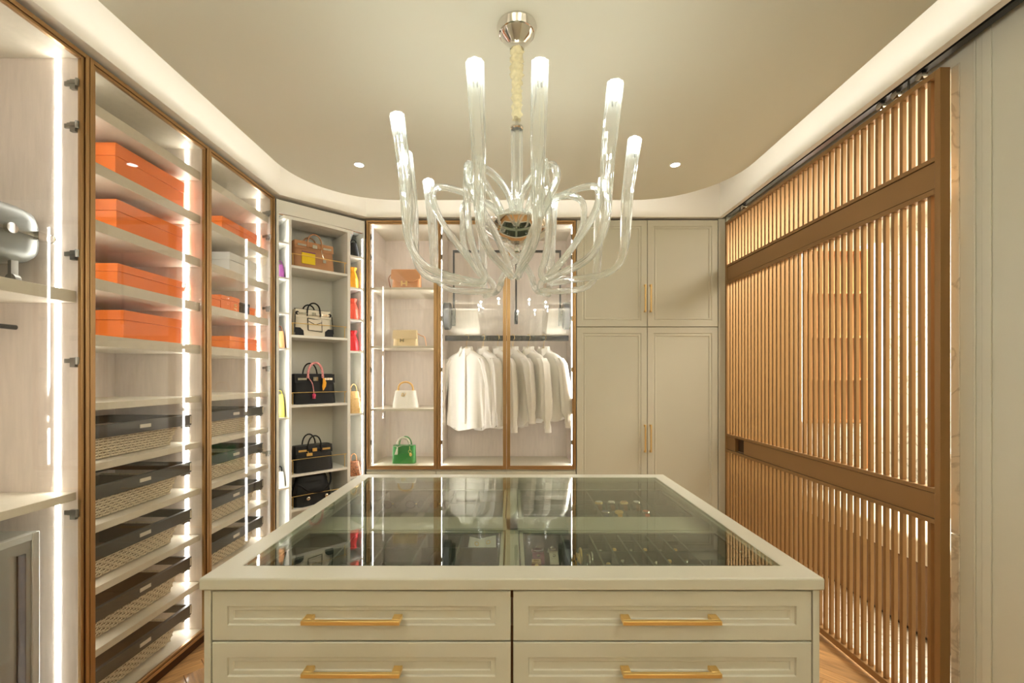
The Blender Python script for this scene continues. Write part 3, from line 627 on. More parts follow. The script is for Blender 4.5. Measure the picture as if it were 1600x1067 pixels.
shirt(.27, -.74, 6, SHIRT, 1.0, .60, puff=.014, lbl='rightmost, full-sleeved')
# ------------------------------------------------------------ left cabinets: boxes
def lidbox(label, lat, d0, d1, z0, z1, depth, m, frac=.35, cat='box', grp=None, rot=0):
    t = thing('storage_box', label, cat, (-lat, d0, z0+.001), PI/2+rot, grp)
    h = z1-z0; L = d1-d0
    MB().box(.002, L-.002, .002, depth-.002, 0, h*(1-frac)).build('box_base', m, t, bevel=.001)
    MB().box(0, L, 0, depth, h*(1-frac)+.0015, h).build('lid', m, t, bevel=.0015)
    return t
lidbox('large orange lidded box, topmost of four in the left glass cabinet', 1.72, 1.915, 2.318, 2.274, 2.436, .30, ORANGE)
lidbox('large orange lidded box, second from top in the left glass cabinet', 1.72, 1.92, 2.325, 2.046, 2.193, .30, ORANGE)
lidbox('flat orange lidded box, third from top in the left glass cabinet', 1.72, 1.925, 2.33, 1.812, 1.915, .30, ORANGE)
lidbox('wide orange lidded box, lowest of four above the baskets', 1.72, 1.955, 2.30, 1.587, 1.715, .30, ORANGE)
lidbox('orange lidded box at the top of the cabinet beside the corner shelves', 1.72, 2.62, 2.985, 2.274, 2.375, .28, ORANGE)
lidbox('plain white lidded box among orange boxes', 1.72, 2.69, 2.98, 2.046, 2.180, .26, WHITEC)
for (a, b, zt_, m, l, dd) in ((2.50, 2.575, 1.885, ORANGE, 'small orange cube box, first of the row beside the corner shelves', .09), (2.58, 2.665, 1.90, ORANGE, 'small orange box, second in the row', .10), (2.67, 2.76, 1.905, ORANGE, 'small orange box with pale printed mark, in the middle of the row', .06), (2.765, 2.855, 1.885, BLACKB, 'small black box in the row of orange ones', .10), (2.86, 2.925, 1.868, ORANGE, 'smallest orange box at the end of the row', .09)):
    t = lidbox(l, 1.70, a, b, 1.812, zt_, dd, m, .3, rot=random.uniform(-.08, .08))
    if 'mark' in l:
        MB().torus((.045, -.001, .045), .010, .0022, 'y', 12, 5, .7).box(.03, .06, -.002, 0, .022, .027).build('printed_mark', GOLDP, t)
lidbox('shallow wide orange box directly above the baskets beside the corner shelves', 1.72, 2.69, 2.985, 1.587, 1.668, .28, ORANGE)
# baskets
def basket(label, W, loc):
    t = thing('wicker_basket', label, 'basket', loc, PI/2, 'pull-out wicker baskets')
    zt_ = .145; Wi = W-.07
    mb = MB(); R, Cn = 15, 44; D = .40
    x0, x1, y0, y1 = .035, .035+Wi-.09, .03, .03+D
    cx, cy = (x0+x1)/2, (y0+y1)/2; P_ = .021; nx_, ny_ = int(round((x1-x0)/P_)), int(round((y1-y0)/P_))
    per = []
    for ax, ay, bx_, by, n in ((x0, y0, x1, y0, nx_), (x1, y0, x1, y1, ny_), (x1, y1, x0, y1, nx_), (x0, y1, x0, y0, ny_)):
        nx, ny = (by-ay), -(bx_-ax); l = math.hypot(nx, ny)
        for k in range(n): per.append((ax+(bx_-ax)*(k+.5)/n, ay+(by-ay)*(k+.5)/n, nx/l, ny/l))
    if len(per) % 2: per.pop()
    np_ = len(per)
    for j in range(8):
        z = .006+.0118*j; tp = .90+.10*z/.092; ring_o = []
        for i in range(np_*2):
            p, q = per[i//2], per[(i//2+1) % np_]; t_ = (i % 2)*.5
            amp = (0 if i % 2 else (.0062 if (i//2+j) % 2 else -.002))+(.0021 if i % 2 else 0)
            nx, ny = p[2]*(1-t_)+q[2]*t_, p[3]*(1-t_)+q[3]*t_
            ring_o.append((cx+(p[0]*(1-t_)+q[0]*t_-cx)*tp+nx*amp, cy+(p[1]*(1-t_)+q[1]*t_-cy)*tp+ny*amp, z, nx, ny))
        rr_ = [[(x-nx*a, y-ny*a, zz+b) for a, b in ((-.0018, 0), (0, .0043), (.0018, 0), (0, -.0043))] for x, y, zz, nx, ny in ring_o]
        mb.loft(rr_, False, True)
    mb.build('woven_wicker', WICKER, t, kind='stuff', smooth=80)
    st_ = MB()
    for px_, py_, nx, ny in per: st_.tube([(cx+(px_-cx)*.90+nx*.001, cy+(py_-cy)*.90+ny*.001, 0), (px_+nx*.001, py_+ny*.001, .094)], .0022, 4)
    st_.build('wicker_stakes', WICKER, t, kind='stuff')
    MB().loft([[(cx+(x-cx)*k, cy+(y-cy)*k, z) for x, y in ((x0+.006, y0+.006), (x1-.006, y0+.006), (x1-.006, y1-.006), (x0+.006, y1-.006))] for k, z in ((.88, 0), (.98, .09), (.96, .09), (.86, .004))]).build('weave_gap_shell', mat('weave_gap_dark', (84, 66, 44), .8), t)  # added inner shell, its dark brown stands in for shade between the strands
    rim = MB().tube(smoothpath([(x0, y0-.003, .094), (x1, y0-.003, .094), (x1+.003, y1, .094), (x0, y1+.003, .094)], 1), .005, 6, closed=True).build('rim', WICKER, t)
    MB().box(.0, Wi, .0, .018, .092, zt_).box(0, .012, .018, .42, .105, zt_).box(Wi-.012, Wi, .018, .42, .105, zt_).box(0, Wi, .42, .432, .105, zt_).build('drawer_frame', BASKF, t, bevel=.001)
    MB().box(Wi-.06, Wi-.01, .0, .012, .082, .091).build('runner_clip', STEEL, t)
    MB().box(Wi-.012, Wi+.001, -.0015, .0, .100, zt_-.006).build('corner_cap', LABELM, t)
    MB().box(Wi*.46, Wi*.56, -.003, 0, .112, .128).build('label_plate', LABELM, t)
    return t
bl = ['highest', 'second', 'third', 'fourth', 'lowest']
bk = None
for ci, (yy, W_, cname) in enumerate(((L2Y, L3Y-L2Y, 'under the four large orange boxes'), (L3Y, L4Y-L3Y, 'in the cabinet beside the corner shelves'))):
    for i, z in enumerate([1.074, .828, .581, .332, .082]):
        lb = '%s wicker basket in a dark pull-out frame, %s' % (bl[i], cname)
        loc = (-1.68, yy+.022, z+.002)
        if bk is None: bk = basket(lb, L3Y-L2Y, loc)
        else: dup(bk, loc, None, lb)
# silver case
sc = thing('hard_shell_case', 'silver metal hard-shell case lying on the shelf of the nearest left cabinet', 'case', (-1.735, 1.12, 1.748), PI/2)
MB().loft([[(.265+x, .16+y, z) for x, y, z in [(sx_, yy_, zz_) for sx_, yy_, zz_ in [(.25*k_*(1 if True else 1), 0, 0) for k_ in (1,)]]] for _ in range(0)]) if False else None
rg = []
for (xx, s_) in ((0, .60), (.012, .80), (.04, .95), (.08, 1), (.46, 1), (.50, .95), (.528, .80), (.54, .60)):
    rg.append([(xx, .15+y*s_, .185+z*s_) for y, z in [(.15*math.copysign(abs(math.cos(a))**.5, math.cos(a)), .105*math.copysign(abs(math.sin(a))**.5, math.sin(a))) for a in [2*PI*k/32 for k in range(32)]]])
MB().loft(rg).build('shell', ALU, sc, smooth=50)
rb = []
for (xx, s_) in ((.02, .87), (.045, .975), (.08, 1.02), (.46, 1.02), (.495, .975), (.52, .87)): rb.append([(xx, .15-.15*s_, .18), (xx, .15-.15*s_, .19), (xx, .16-.15*s_, .19), (xx, .16-.15*s_, .18)])
MB().loft(rb).build('closing_band', STEEL, sc)
for xx in (.08, .46):
    for yy in (.05, .25): MB().cyl((xx-.010, yy, .020), (xx+.010, yy, .020), .020, 16).box(xx-.012, xx+.012, yy-.006, yy+.006, .02, .10).build('wheel', STEEL, sc)
MB().cyl((.40, -.002, .185), (.40, -.016, .185), .018, 16).box(.485, .52, -.014, .01, .17, .20).torus((.530, -.012, .185), .016, .003, 'x', 14, 6).build('latch', CHROME, sc)
sf = thing('small_safe', 'grey box with pale framed door at the bottom of the nearest left cabinet', 'safe', (-1.70, 1.09, .081), PI/2)
MB().box(0, .50, .02, .36, 0, .785).build('body', SAFE, sf, bevel=.004)
d_ = MB().ring(0, .50, 0, .785, .025, 0, .02).build('door', mat('pale_metal', (196, 200, 196), .3, .4), sf, bevel=.002)
MB().box(.025, .475, .006, .018, .025, .76).build('door_panel', SAFE, d_); MB().box(.43, .455, .0, .006, .06, .72).build('door_edge', DARKG, d_)
# ------------------------------------------------------------ island
IX0, IX1, IY0, IY1, IZ = -.761, .760, 1.0716, 2.217, .93
isl = thing('display_island', 'cream display island with glass top and gold-handled drawers in the middle', 'island', (0, 0, 0))
GX0, GX1, GY0, GY1 = -.70, .70, 1.149, 2.153
ct = MB(); zt_, zb_ = IZ, IZ-.030
oc = [(IX0, IY0), (IX1, IY0), (IX1, IY1), (IX0, IY1)]; ic = [(GX0, GY0), (GX1, GY0), (GX1, GY1), (GX0, GY1)]
ct.add([(x, y, zt_) for x, y in oc]+[(x, y, zt_) for x, y in ic]+[(x, y, zb_) for x, y in oc]+[(x, y, zb_) for x, y in ic],
       [f for i in range(4) for f in ((i, (i+1) % 4, 4+(i+1) % 4, 4+i), (8+i, 12+i, 12+(i+1) % 4, 8+(i+1) % 4), (i, 8+i, 8+(i+1) % 4, (i+1) % 4), (4+i, 4+(i+1) % 4, 12+(i+1) % 4, 12+i))])
ct.build('countertop_frame', ISLE, isl, bevel=.004)
MB().ring(0, 1, 0, 1, .01, 0, .01) and None
gt = MB().box(GX0+.0015, GX1-.0015, GY0+.0015, GY1-.0015, IZ-.009, IZ-.001).build('glass_top', GLASS_T, isl)
MB().box(GX0, GX0+.010, GY0, GY1, IZ-.016, IZ-.010).box(GX1-.010, GX1, GY0, GY1, IZ-.016, IZ-.010).box(GX0+.01, GX1-.01, GY0, GY0+.01, IZ-.016, IZ-.010).box(GX0+.01, GX1-.01, GY1-.01, GY1, IZ-.016, IZ-.010).build('glass_seat', ISLE, isl)
bx0, bx1, by0, by1 = IX0+.008, IX1-.008, IY0+.008, IY1-.010
MB().box(bx0, bx0+.016, by0, by1, 0, zb_).build('side_panel', ISLE, isl, bevel=.001); MB().box(bx1-.016, bx1, by0, by1, 0, zb_).build('side_panel', ISLE, isl, bevel=.001)
MB().box(bx0+.016, bx1-.016, by1-.02, by1, .08, zb_).build('back_panel', ISLE, isl)
MB().box(bx0+.016, bx1-.016, by0+.03, by1-.02, .06, .08).box(bx0+.016, bx1-.016, by0+.03, by1-.02, .78, .80).build('deck', ISLE, isl)
MB().box(-.0015, .0015, by0+.004, by0+.03, .08, zb_).build('stile', BRONZE_D, isl)
MB().box(bx0+.016, bx1-.016, by0+.04, by0+.06, 0, .07).build('plinth', BRONZE_D, isl)
MB().box(bx0+.016, bx1-.016, by0+.022, by0+.03, .06, zb_).build('face_frame', BRONZE_D, isl)
IP = [(0, .0015), (.0012, 0), (.037, 0), (.039, .005), (.049, .005), (.051, .008)]
for i, (xa, xb) in enumerate(((bx0+.018, -.003), (.003, bx1-.018))):
    for j, (za, zb2) in enumerate(((.7735, .8945), (.6480, .7690), (.40, .6435), (.085, .3955))):
        d_ = MB().panel(xa, xb, za, zb2, by0+.002, by0+.02, IP).build('drawer', ISLE, isl, bevel=.0006)
        hc = (wx(554, 1.08) if i == 0 else wx(1044, 1.08)); zc = za+(zb2-za)*.50
        bar_handle(d_, (hc-.1175, by0+.002, zc), (hc+.1175, by0+.002, zc), wd_=.0105, ht=.010, stand=.034)
# trays
TZ0, TZ1 = .812, .868
MB().box(bx0+.016, bx1-.016, 1.585, 1.722, .80, TZ1+.002).build('centre_rail', ISLE, isl, bevel=.001)
MB().box(-.022, .022, 1.10, 2.18, .80, TZ1+.002).build('centre_rail', ISLE, isl, bevel=.001)
def tray(x0, x1, y0, y1, xd, yd, name='tray'):
    t = MB().box(x0, x0+.012, y0, y1, .80, TZ1).box(x1-.012, x1, y0, y1, .80, TZ1).box(x0, x1, y0, y0+.012, .80, TZ1).box(x0, x1, y1-.012, y1, .80, TZ1).build(name, ISLE, isl, bevel=.001)
    MB().box(x0+.012, x1-.012, y0+.012, y1-.012, .80, TZ0).ringh(x0+.012, x1-.012, y0+.012, y1-.012) if False else MB().box(x0+.012, x1-.012, y0+.012, y1-.012, .80, TZ0).box(x0+.012, x0+.02, y0+.012, y1-.012, TZ0, TZ1-.004).box(x1-.02, x1-.012, y0+.012, y1-.012, TZ0, TZ1-.004).box(x0+.02, x1-.02, y0+.012, y0+.02, TZ0, TZ1-.004).box(x0+.02, x1-.02, y1-.02, y1-.012, TZ0, TZ1-.004).build('felt_lining', FELT, t)
    for x in xd: MB().box(x-.003, x+.003, y0+.02, y1-.02, TZ0, TZ1-.006).build('divider', FELT, t)
    for (a, b, y) in yd: MB().box(a+.003, b-.003, y-.003, y+.003, TZ0, TZ1-.010).build('divider', FELT, t)
    return t
tray(-.733, -.026, 1.115, 1.580, [-.55, -.42, -.30, -.174], [(-.713, -.55, 1.451), (-.55, -.42, 1.451), (-.42, -.30, 1.451), (-.30, -.174, 1.451), (-.174, -.046, 1.451)])
tray(-.733, -.026, 1.728, 2.17, [-.60, -.49, -.387, -.274, -.16], [(-.713, -.6, 1.95), (-.274, -.16, 1.95)])
yr = [1.20, 1.27, 1.34, 1.41, 1.475, 1.53]
cxs = [.273+.0495*k for k in range(1, 6)]
tray(.026, .733, 1.115, 1.580, [.174, .273]+cxs+[.57], [(.046, .174, 1.30), (.174, .273, 1.30)]+[(a, b, y) for a, b in zip([.273]+cxs, cxs+[.57]) for y in (1.22, 1.32, 1.42, 1.51)]+[(.57, .713, 1.36)])
tray(.026, .733, 1.728, 2.17, [.363, .593], [(.046, .363, y) for y in (1.80, 1.87, 1.94, 2.01, 2.08)]+[(.593, .713, y) for y in (1.83, 1.93, 2.03)])
# watches on cushions
DIALS = [((235, 230, 215), GOLDP), ((240, 236, 225), CHROME), ((200, 150, 90), GOLDP), ((225, 225, 220), CHROME), ((60, 80, 110), CHROME), ((220, 170, 60), GOLDP), ((230, 225, 215), CHROME), ((200, 90, 50), CHROME)]
WN = ['pale-dial watch with gold case, first in the far row', 'round white-dial watch, second in the far row', 'watch with copper dial, third in the far row', 'silver watch, fourth in the far row', 'watch with dark blue strap, first in the near row', 'watch with yellow strap, second in the near row', None, 'watch with orange red strap, last in the near row']
k_ = 0
for yy in (2.00, 1.86):
    for i in range(4):
        x = .363+.03+.057*i; m_, cm = DIALS[k_]
        cs_ = tag(MB().loft([[(xx, y, z) for y, z in [(.028*math.cos(a), .018+.014*math.sin(a)) for a in [2*PI*k/14 for k in range(14)]]] for xx in (-.022, -.018, .018, .022)]).build('watch_cushion', FELT, None, loc=(x, yy, TZ0+.001), smooth=50), 'grey felt watch cushion in the far right tray of the island', 'cushion', 'watch cushions')
        if WN[k_]:
            t = thing('wrist_watch', WN[k_]+' of the island tray', 'watch', (x, yy-.002, TZ0+.034))
            MB().lathe([(.016, -.001), (.018, .002), (.018, .006), (.015, .009)], (0, 0, 0), 20).build('watch_case', cm, t, smooth=40)
            MB().lathe([(.0145, .0092), (.0145, .0098)], (0, 0, 0), 20).build('dial', mat('dial_%d_%d_%d' % m_, m_, .3), t)
            sm = mat('strap_%d_%d_%d' % m_, m_ if k_ >= 4 else (120, 90, 60), .5)
            for s_ in (-1, 1): MB().loft([[(-.009, s_*y, z), (.009, s_*y, z), (.009, s_*y, z+.003), (-.009, s_*y, z+.003)] for y, z in ((.012, .001), (.022, -.004), (.029, -.014), (.030, -.024))]).build('strap', sm, t)
        k_ += 1
# belts, bracelets, rings, card wallet in front trays
def buckle_band(name, label, cat, x, y, w_, L, m, bm, n=1):
    t = thing(name, label, cat, (x, y, TZ0+.02))
    MB().loft([[(-w_/2, yy, z), (w_/2, yy, z), (w_/2, yy, z+.004), (-w_/2, yy, z+.004)] for yy, z in ((-L/2, -.008), (-L/2+.015, .006), (0, .012), (L/2-.015, .006), (L/2, -.008))]).build('band', m, t, smooth=60)
    MB().ring(-w_*.45, w_*.45, -w_*.35, w_*.35, w_*.16, -.003, .003).build('buckle', bm, t, loc=(0, 0, .019)).rotation_euler = (PI/2, 0, 0)
    for s_ in (-1, 1): MB().lathe([(.006, 0), (.006, .003), (.002, .007)], (0, s_*L*.33, .012), 8).build('stud', bm, t)
    return t
MAROON = mat('maroon_leather', (112, 30, 38), .45); MUST = mat('mustard_leather', (222, 152, 20), .45)
buckle_band('cuff_bracelet', 'maroon leather cuff with silver studs at the left of the front right tray', 'bracelet', .085, 1.45, .038, .10, MAROON, CHROME)
buckle_band('cuff_bracelet', 'cream beaded cuff beside the maroon one', 'bracelet', .135, 1.45, .028, .10, CREAML, CHROME)
buckle_band('cuff_bracelet', 'mustard yellow leather cuff nearest the front rail', 'bracelet', .105, 1.245, .045, .085, MUST, GOLDP)
buckle_band('cuff_bracelet', 'dark red strap with gold buckle beside the mustard cuff', 'bracelet', .145, 1.245, .022, .085, MAROON, GOLDP)
buckle_band('cuff_bracelet', 'brown strap with large gold buckle in the middle', 'bracelet', .075, 1.36, .03, .05, BROWN, GOLDP)
for i, (x, y, R, m, tl) in enumerate(((.200, 1.40, .022, GOLDP, 0), (.222, 1.43, .024, GOLDP, 1), (.238, 1.37, .026, CHROME, 0), (.252, 1.40, .024, CHROME, 0), (.205, 1.24, .022, GOLDP, 0), (.24, 1.24, .022, CHROME, 0))):
    nm = ['gold chain-link bracelet', 'rose gold bangle leaning upright', 'silver bangle, first of a pair', 'silver bangle, second of a pair', 'thin gold bangle near the front rail', 'thin silver bangle near the front rail'][i]
    b_ = MB()
    if i == 0:
        for k in range(8):
            a = 2*PI*k/8; b_.torus((R*math.cos(a)*.5, R*math.sin(a), .026+R*math.cos(a)*.6), .007, .0022, 'x', 10, 5)
    else: b_.torus((0, 0, R+.003), R, .003, 'x', 24, 6)
    tag(b_.build('bracelet', m, None, loc=(x, y, TZ0), smooth=60), nm+' in the narrow tray bay', 'bracelet')
rp = []
for a, b in zip([.273]+cxs, cxs+[.57]):
    for y in (1.17, 1.27, 1.37, 1.465, 1.54): rp.append(((a+b)/2+random.uniform(-.006, .006), y+random.uniform(-.012, .012)))
ringm = []
for m in (GOLDP, CHROME):
    ringm.append(MB().torus((0, 0, .015), .011, .0020, 'x', 16, 6).lathe([(.002, .025), (.0075, .029), (.006, .034), (.001, .036)], (0, 0, 0), 8).build('ring', m, None, smooth=60))
for i, (x, y) in enumerate(rp):
    if i % 7 == 5: continue
    r = ringm[i % 2]
    if not r.get('used'): r['used'] = 1
    else: r = r.copy(); C.objects.link(r)
    r.location = (x, y, TZ0+.0005); r.rotation_euler = (0, 0, random.uniform(-.8, .8)); tag(r, ('gold' if i % 2 == 0 else 'silver')+' ring standing in the small ring grid of the island', 'ring', 'rings in the felt grid')
for r in ringm:
    if 'used' in r: del r['used']
for q in list(bpy.data.objects):
    if 'used' in q: del q['used']
tag(MB().torus((0, 0, .004), .022, .004, 'z', 20, 6).build('bracelet', GOLDP, None, loc=(.62, 1.42, TZ0), smooth=60), 'thick gold bangle lying flat in the far right bay', 'bracelet')
tag(MB().torus((0, 0, .003), .018, .003, 'z', 20, 6).build('bracelet', GOLDP, None, loc=(.672, 1.43, TZ0), smooth=60), 'small gold bangle lying flat beside the thick one', 'bracelet')
wl_ = thing('card_pair', 'two white cards with gold print propped in a left tray of the island', 'cards', (-.105, 1.50, TZ0))
for dx, rz in ((-.02, .3), (.025, -.25)):
    c_ = MB().box(-.028, .028, -.0015, .0015, 0, .062).build('card', WHITEC, wl_, loc=(dx, dx*.3, .006), bevel=.001); c_.rotation_euler = (-.9, rz, rz*.5)
    MB().torus((0, -.002, .04), .007, .0015, 'y', 10, 4).build('gold_print', GOLDP, c_)
tag(MB().loft([[(x, yy, z) for x, z in [(.022*s_*math.cos(a), .022+.020*s_*math.sin(a)) for a in [2*PI*k/14 for k in range(14)]]] for yy, s_ in ((1.325, .5), (1.34, .9), (1.37, 1), (1.42, .95), (1.432, .6))]).build('rolled_scarf', mat('navy_silk', (24, 28, 44), .4), None, loc=(-.24, 0.01, TZ0+.002), smooth=50), 'rolled navy silk scarf in a left tray of the island', 'scarf')
SUN = pane('dark_lens', (.25, .22, .2), .06)
def glasses(label, x, y):
    t = thing('sunglasses', label, 'sunglasses', (x, y, TZ0+.001))
    for sx in (-1, 1):
        MB().torus((sx*.026, 0, .022), .021, .002, 'y', 20, 6, .8).build('rim', BLACK, t); MB().loft([[(sx*.026+.020*math.cos(a), yy, .022+.016*math.sin(a)) for a in [2*PI*k/16 for k in range(16)]] for yy in (-.0006, .0006)]).build('lens', SUN, t)
        MB().tube([(sx*.047, 0, .026), (sx*.047, .05, .026), (sx*.044, .075, .012)], .0018, 6).build('temple', BLACK, t)
    MB().tube([(-.006, 0, .024), (0, 0, .027), (.006, 0, .024)], .002, 6).build('bridge', GOLDP, t)
for i, (x, y) in enumerate(((-.545, 2.02), (-.438, 2.02), (-.33, 2.02), (-.485, 1.33), (-.36, 1.33))):
    glasses('dark sunglasses in the island, '+['far tray second bay', 'far tray third bay', 'far tray fourth bay', 'near tray second bay', 'near tray third bay'][i], x, y)
# ------------------------------------------------------------ sliding slatted screen
SX = 1.67; SY0, SY1 = 1.722, 3.462; ST = .040
sc = thing('sliding_screen', 'bronze vertical-slat sliding screen along the right side of the room', 'screen', (SX, SY0, 0))
L = SY1-SY0
def sbox(name, y0, y1, z0, z1, x0=0, x1=ST, m=SCREEN, par=None, bv=.0015): return MB().box(x0, x1, y0, y1, z0, z1).build(name, m, par or sc, bevel=bv)
sbox('stile', 0, .024, .02, 2.628); sbox('stile', L-.024, L, .02, 2.628)
sbox('rail', .024, L-.024, 2.606, 2.628); sbox('rail', .024, L-.024, .03, .062)
for (a, b) in ((2.272, 2.290), (2.142, 2.163), (.960, .978), (.837, .856)): sbox('rail', .024, L-.024, a, b)
for (a, b) in ((2.166, 2.269), (.859, .957)):
    if a > 2: sbox('wide_rail', .024, L-.024, a, b, .004, ST-.004, bv=.001)
    else:
        y1_, y2_ = 3.19-SY0, 3.315-SY0
        p_ = MB().box(.004, ST-.004, .024, y1_, a, b).box(.004, ST-.004, y2_, L-.024, a, b).box(.03, ST-.004, y1_, y2_, a, b).build('wide_rail', SCREEN, sc)
        MB().box(.028, .030, y1_+.004, y2_-.004, a+.002, b-.002).build('recessed_pull', SCREEN_D, p_)
for (a, b) in ((2.269, 2.272), (2.163, 2.166), (.957, .960), (.856, .859)): sbox('groove', .024, L-.024, a, b, .012, ST-.012, SCREEN_D, bv=0)
pitch = .0428; ns = int((L-.06)/pitch); p0 = (L-(ns-1)*pitch)/2
for (a, b) in ((.062, .837), (.978, 2.142), (2.290, 2.606)):
    sm_ = MB().box(.010, .028, -.0078, .0078, a, b).build('slat', SCREEN, sc, bevel=.001); sm_.location = (0, p0, 0)
    for i in range(1, ns):
        s2 = sm_.copy(); C.objects.link(s2); s2.location = (0, p0+i*pitch, 0)
tr = thing('sliding_track', 'dark ceiling track with hanging rollers above the slatted screen', 'track', (SX, SY0, 2.65))
MB().box(.004, .036, -2.9, L, .022, .048).build('track_rail', DARKM, tr)
for yy in (.10, .22, .30, 1.5): MB().cyl((.008, yy, .008), (.032, yy, .008), .016, 14).build('roller', CHROME, tr)
for yy in (.16, 1.55): MB().cyl((.02, yy, -.022), (.02, yy, .02), .004, 8).build('hanger_bolt', STEEL, tr)
# ------------------------------------------------------------ beyond the screen
su = thing('lit_shelf_unit', 'warm wooden shelf unit with lit sides seen through the slats', 'shelving', (2.36, 3.56, 0))
MB().box(0, .018, 0, .41, 0, 2.45).build('side_panel', WALNUT, su); MB().box(.502, .52, 0, .41, 0, 2.45).build('side_panel', WALNUT, su)
MB().box(.018, .502, .12, .14, 1.06, 2.45).build('back_panel', WALNUT, su)
MB().box(.018, .502, .02, .40, 0, 1.04).build('base_cupboard', MARB, su)
for z in (1.067, 1.41, 1.75, 2.107, 2.45): MB().box(.018, .502, -.004, .12, z-.018, z).build('shelf', WALNUT, su)
for x in (-.018, .540, .61): MB().box(x-.008, x+.008, .0, .012, 1.06, 2.45).build('led_strip', NEXTM, su)
MB().box(-.03, .0, .012, .41, 0, 2.5).box(.52, .66, .012, .41, 0, 2.5).build('marble_pier', MARB, su)
be = thing('low_bench', 'low brown bench with a white cushion beyond the slatted screen', 'bench', (2.2, 1.9, 0))
MB().box(0, .5, 0, 1.5, .03, .41).build('base', mat('brown_upholstery', (128, 98, 66), .6), be, bevel=.01); MB().box(-.01, .51, -.01, 1.51, .41, .55).build('cushion', CREAML, be, bevel=.02)
MB().box(0.03, .06, .03, 1.47, 0, .03).box(.44, .47, .03, 1.47, 0, .03).build('feet', DARKM, be)
cnt_ = thing('vanity_counter', 'white marble counter on the wall beyond the screen', 'counter', (3.0, 1.1, 0))
MB().box(-.02, .38, 0, 2.1, .86, .90).build('counter_top', MARB, cnt_, bevel=.003); MB().box(0, .38, .02, 2.08, .08, .86).build('cupboard_body', CREAM, cnt_)
for i in range(4): MB().panel(0, .50, .1, .84, 0, .018, [(0, .002), (.0015, 0), (.04, 0), (.045, .005)]).build('door', CREAM, cnt_, loc=(-.018, .53+.515*i, 0), rot=-PI/2)
for i, (y, h, r_) in enumerate(((2.25, .16, .025), (2.34, .11, .03), (2.46, .09, .025))):
    t = thing('perfume_bottle', ['tall slim', 'squat dark', 'small round'][i]+' bottle standing on the marble counter behind the slats', 'bottle', (3.14, y, .901))
    MB().lathe([(r_, 0), (r_, h*.7), (r_*.4, h*.8), (r_*.4, h*.85)], (0, 0, 0), 14).build('bottle_body', [DARKG, mat('navy_glass', (30, 40, 80), .1), DARKG][i], t, smooth=40); MB().lathe([(r_*.5, h*.85), (r_*.5, h)], (0, 0, 0), 12).build('cap', GOLDP, t)
# ------------------------------------------------------------ downlights
for i, (x, y) in enumerate(DOWN):
    t = thing('downlight', 'small round recessed ceiling downlight, '+['left of the chandelier', 'right of the chandelier', 'near left', 'near right', 'rear left', 'rear right'][i], 'downlight', (x, y, PZ))
    MB().torus((0, 0, -.001), .030, .004, 'z', 24, 6).build('trim_ring', WHITEC, t, smooth=60); MB().lathe([(.028, -.002), (.028, -.0005)], (0, 0, 0), 20).build('lamp', DLM, t)
# ------------------------------------------------------------ chandelier
CHX, CHY = .018, 1.64
ch = thing('chandelier', 'crystal tube chandelier with ten upright lights hanging over the island', 'chandelier', (CHX, CHY, 0))
MB().lathe([(.0735, 2.7195), (.0745, 2.712), (.066, 2.690), (.062, 2.688), (.052, 2.672), (.034, 2.655), (.029, 2.645), (.026, 2.632), (.012, 2.628)], (0, 0, 0), 40).build('canopy', CHROME, ch, smooth=25)
sl = []; rnd = random.Random(3)
for k in range(34):
    z = 2.632-(2.632-2.375)*k/33; r0 = .024 if k < 14 else .019
    sl.append([((r0*(1+.22*math.sin(k*1.7)+.16*math.sin(5*a+k*1.3)))*math.cos(a)*.9, (r0*(1+.2*math.sin(k*1.7+1)+.14*math.sin(4*a+k)))*math.sin(a)*.9, z+.004*math.sin(3*a+k)) for a in [2*PI*q/20 for q in range(20)]])
MB().loft(sl).build('cord_sleeve', SLEEVE, ch, smooth=80)
MB().cyl((0, 0, 2.39), (0, 0, 2.33), .006).lathe([(.020, 2.336), (.024, 2.340), (.024, 2.346), (.008, 2.352)], (0, 0, 0), 20).lathe([(.028, 2.0), (.028, 2.012), (.02, 2.02)], (0, 0, 0), 20).cyl((0, 0, 2.34), (0, 0, 2.0), .007).build('stem_rod', CHROME, ch, smooth=40)
MB().tube([(0, 0, 2.010+.326*k/8) for k in range(9)], .022, 16, flute=.16).build('stem_glass', TUBE, ch, smooth=60)
MB().lathe([(.010, 1.908), (.045, 1.914), (.085, 1.932), (.112, 1.952), (.1285, 1.974), (.130, 1.978), (.122, 1.984), (.095, 1.990), (.06, 1.997), (.02, 2.0)], (0, 0, 0), 48).build('hub_plate', CHROME, ch, smooth=25)
MB().lathe([(.008, 1.880), (.012, 1.884), (.010, 1.902)], (0, 0, 0), 16).build('finial', CHROME, ch, smooth=50)
TIPS = [(-.099, 1.174), (.075, 1.174), (.295, 1.258), (.433, 1.556), (.388, 1.869), (.191, 2.055), (-.147, 2.108), (-.358, 1.887), (-.398, 1.654), (-.368, 1.412)]
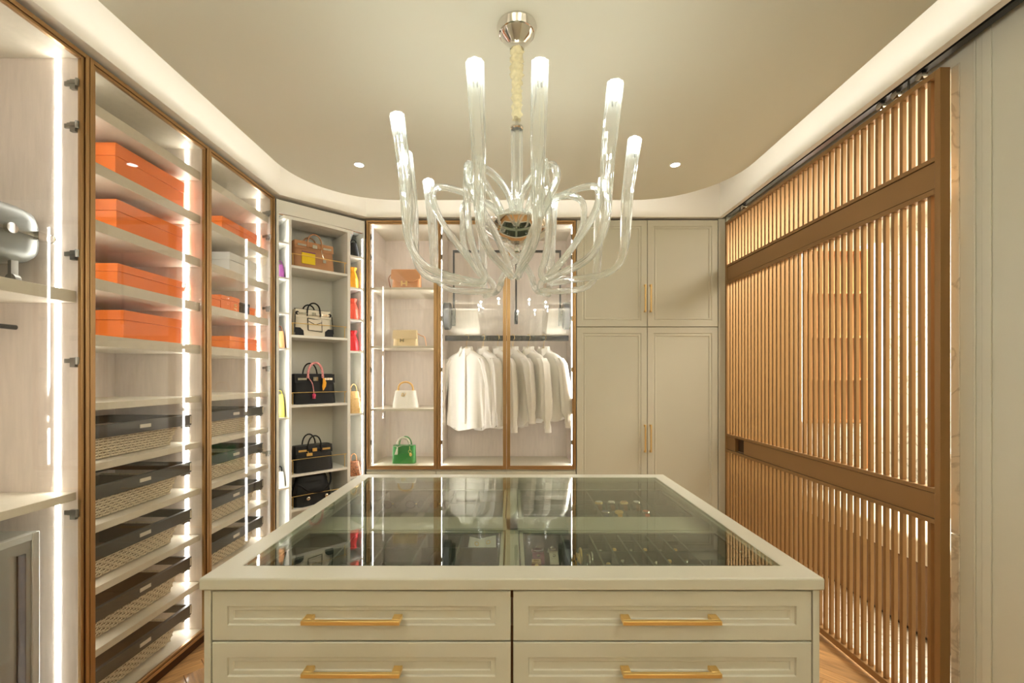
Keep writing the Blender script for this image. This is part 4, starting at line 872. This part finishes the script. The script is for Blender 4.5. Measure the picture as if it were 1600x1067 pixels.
PROF = [(.060, 1.985, 0), (.072, 2.03, 0), (.125, 2.072, 6), (.20, 2.095, 12), (.268, 2.085, 16), (.288, 2.040, 17), (.268, 1.98, 14), (.215, 1.90, 7), (.160, 1.825, 0), (.128, 1.785, -4), (.140, 1.760, -6), (.190, 1.762, -5), (.27, 1.770, -3), (.345, 1.785, -1), (.393, 1.82, 0), (.415, 1.88, 0), (.420, 1.96, 0), (.428, 2.08, 0), (.453, 2.257, 0)]
TZT = 2.257
for i, (tx, ty) in enumerate(TIPS):
    dx, dy = tx-CHX, ty-CHY; R = math.hypot(dx, dy); a0 = math.atan2(dy, dx); k = R/.453
    sg = 1 if i % 2 else -1
    pts = []
    side = min(1, max(0, (dy+.45)/.5)); 
    for pj, (r, z, tw) in enumerate(PROF):
        bump_ = math.exp(-((pj-4)/1.8)**2); z += .030*side*bump_; r *= 1+.10*side*bump_; tw *= 1+1.3*side
        kk = 1+(k-1)*min(1, r/.35); a = a0+sg*math.radians(tw); pts.append((r*kk*math.cos(a), r*kk*math.sin(a), z))
    sp = smoothpath(pts, 8); n = len(sp)
    rr = []
    for j, p in enumerate(sp):
        q = j/(n-1); rr.append(.0125 if q < .78 else .0125+(.0245-.0125)*((q-.78)/.22)**.8)
    arm = MB().tube(sp, rr, 32, flute=-.15, twist=.045).build('arm', TUBE, ch, smooth=75)
    ex, ey = sp[-1].x, sp[-1].y
    MB().lathe([(.003, -.050), (.0055, -.046), (.0065, -.03), (.0055, -.014), (.002, -.008)], (ex, ey, TZT+.002), 10).build('bulb', BULB, arm, smooth=60)
    pl_ = bpy.data.lights.new('bulb_light', 'POINT'); pl_.energy = .42; pl_.color = (.97, 1, .96); pl_.shadow_soft_size = .012
    po = bpy.data.objects.new('bulb_light', pl_); C.objects.link(po); po.parent = arm; po.location = (ex, ey, TZT+.020)
    for s_ in (-1, 1): MB().cyl((ex*.988+s_*.004, ey*.988, TZT-.066), (ex*.988+s_*.004, ey*.988, TZT-.052), .0022, 6).build('socket_pin', STEEL, arm)
    cr = pts[0]; MB().lathe([(.014, 1.984), (.015, 2.0), (.0145, 2.008)], (cr[0], cr[1], 0), 14).build('arm_cup', CHROME, arm, smooth=40)
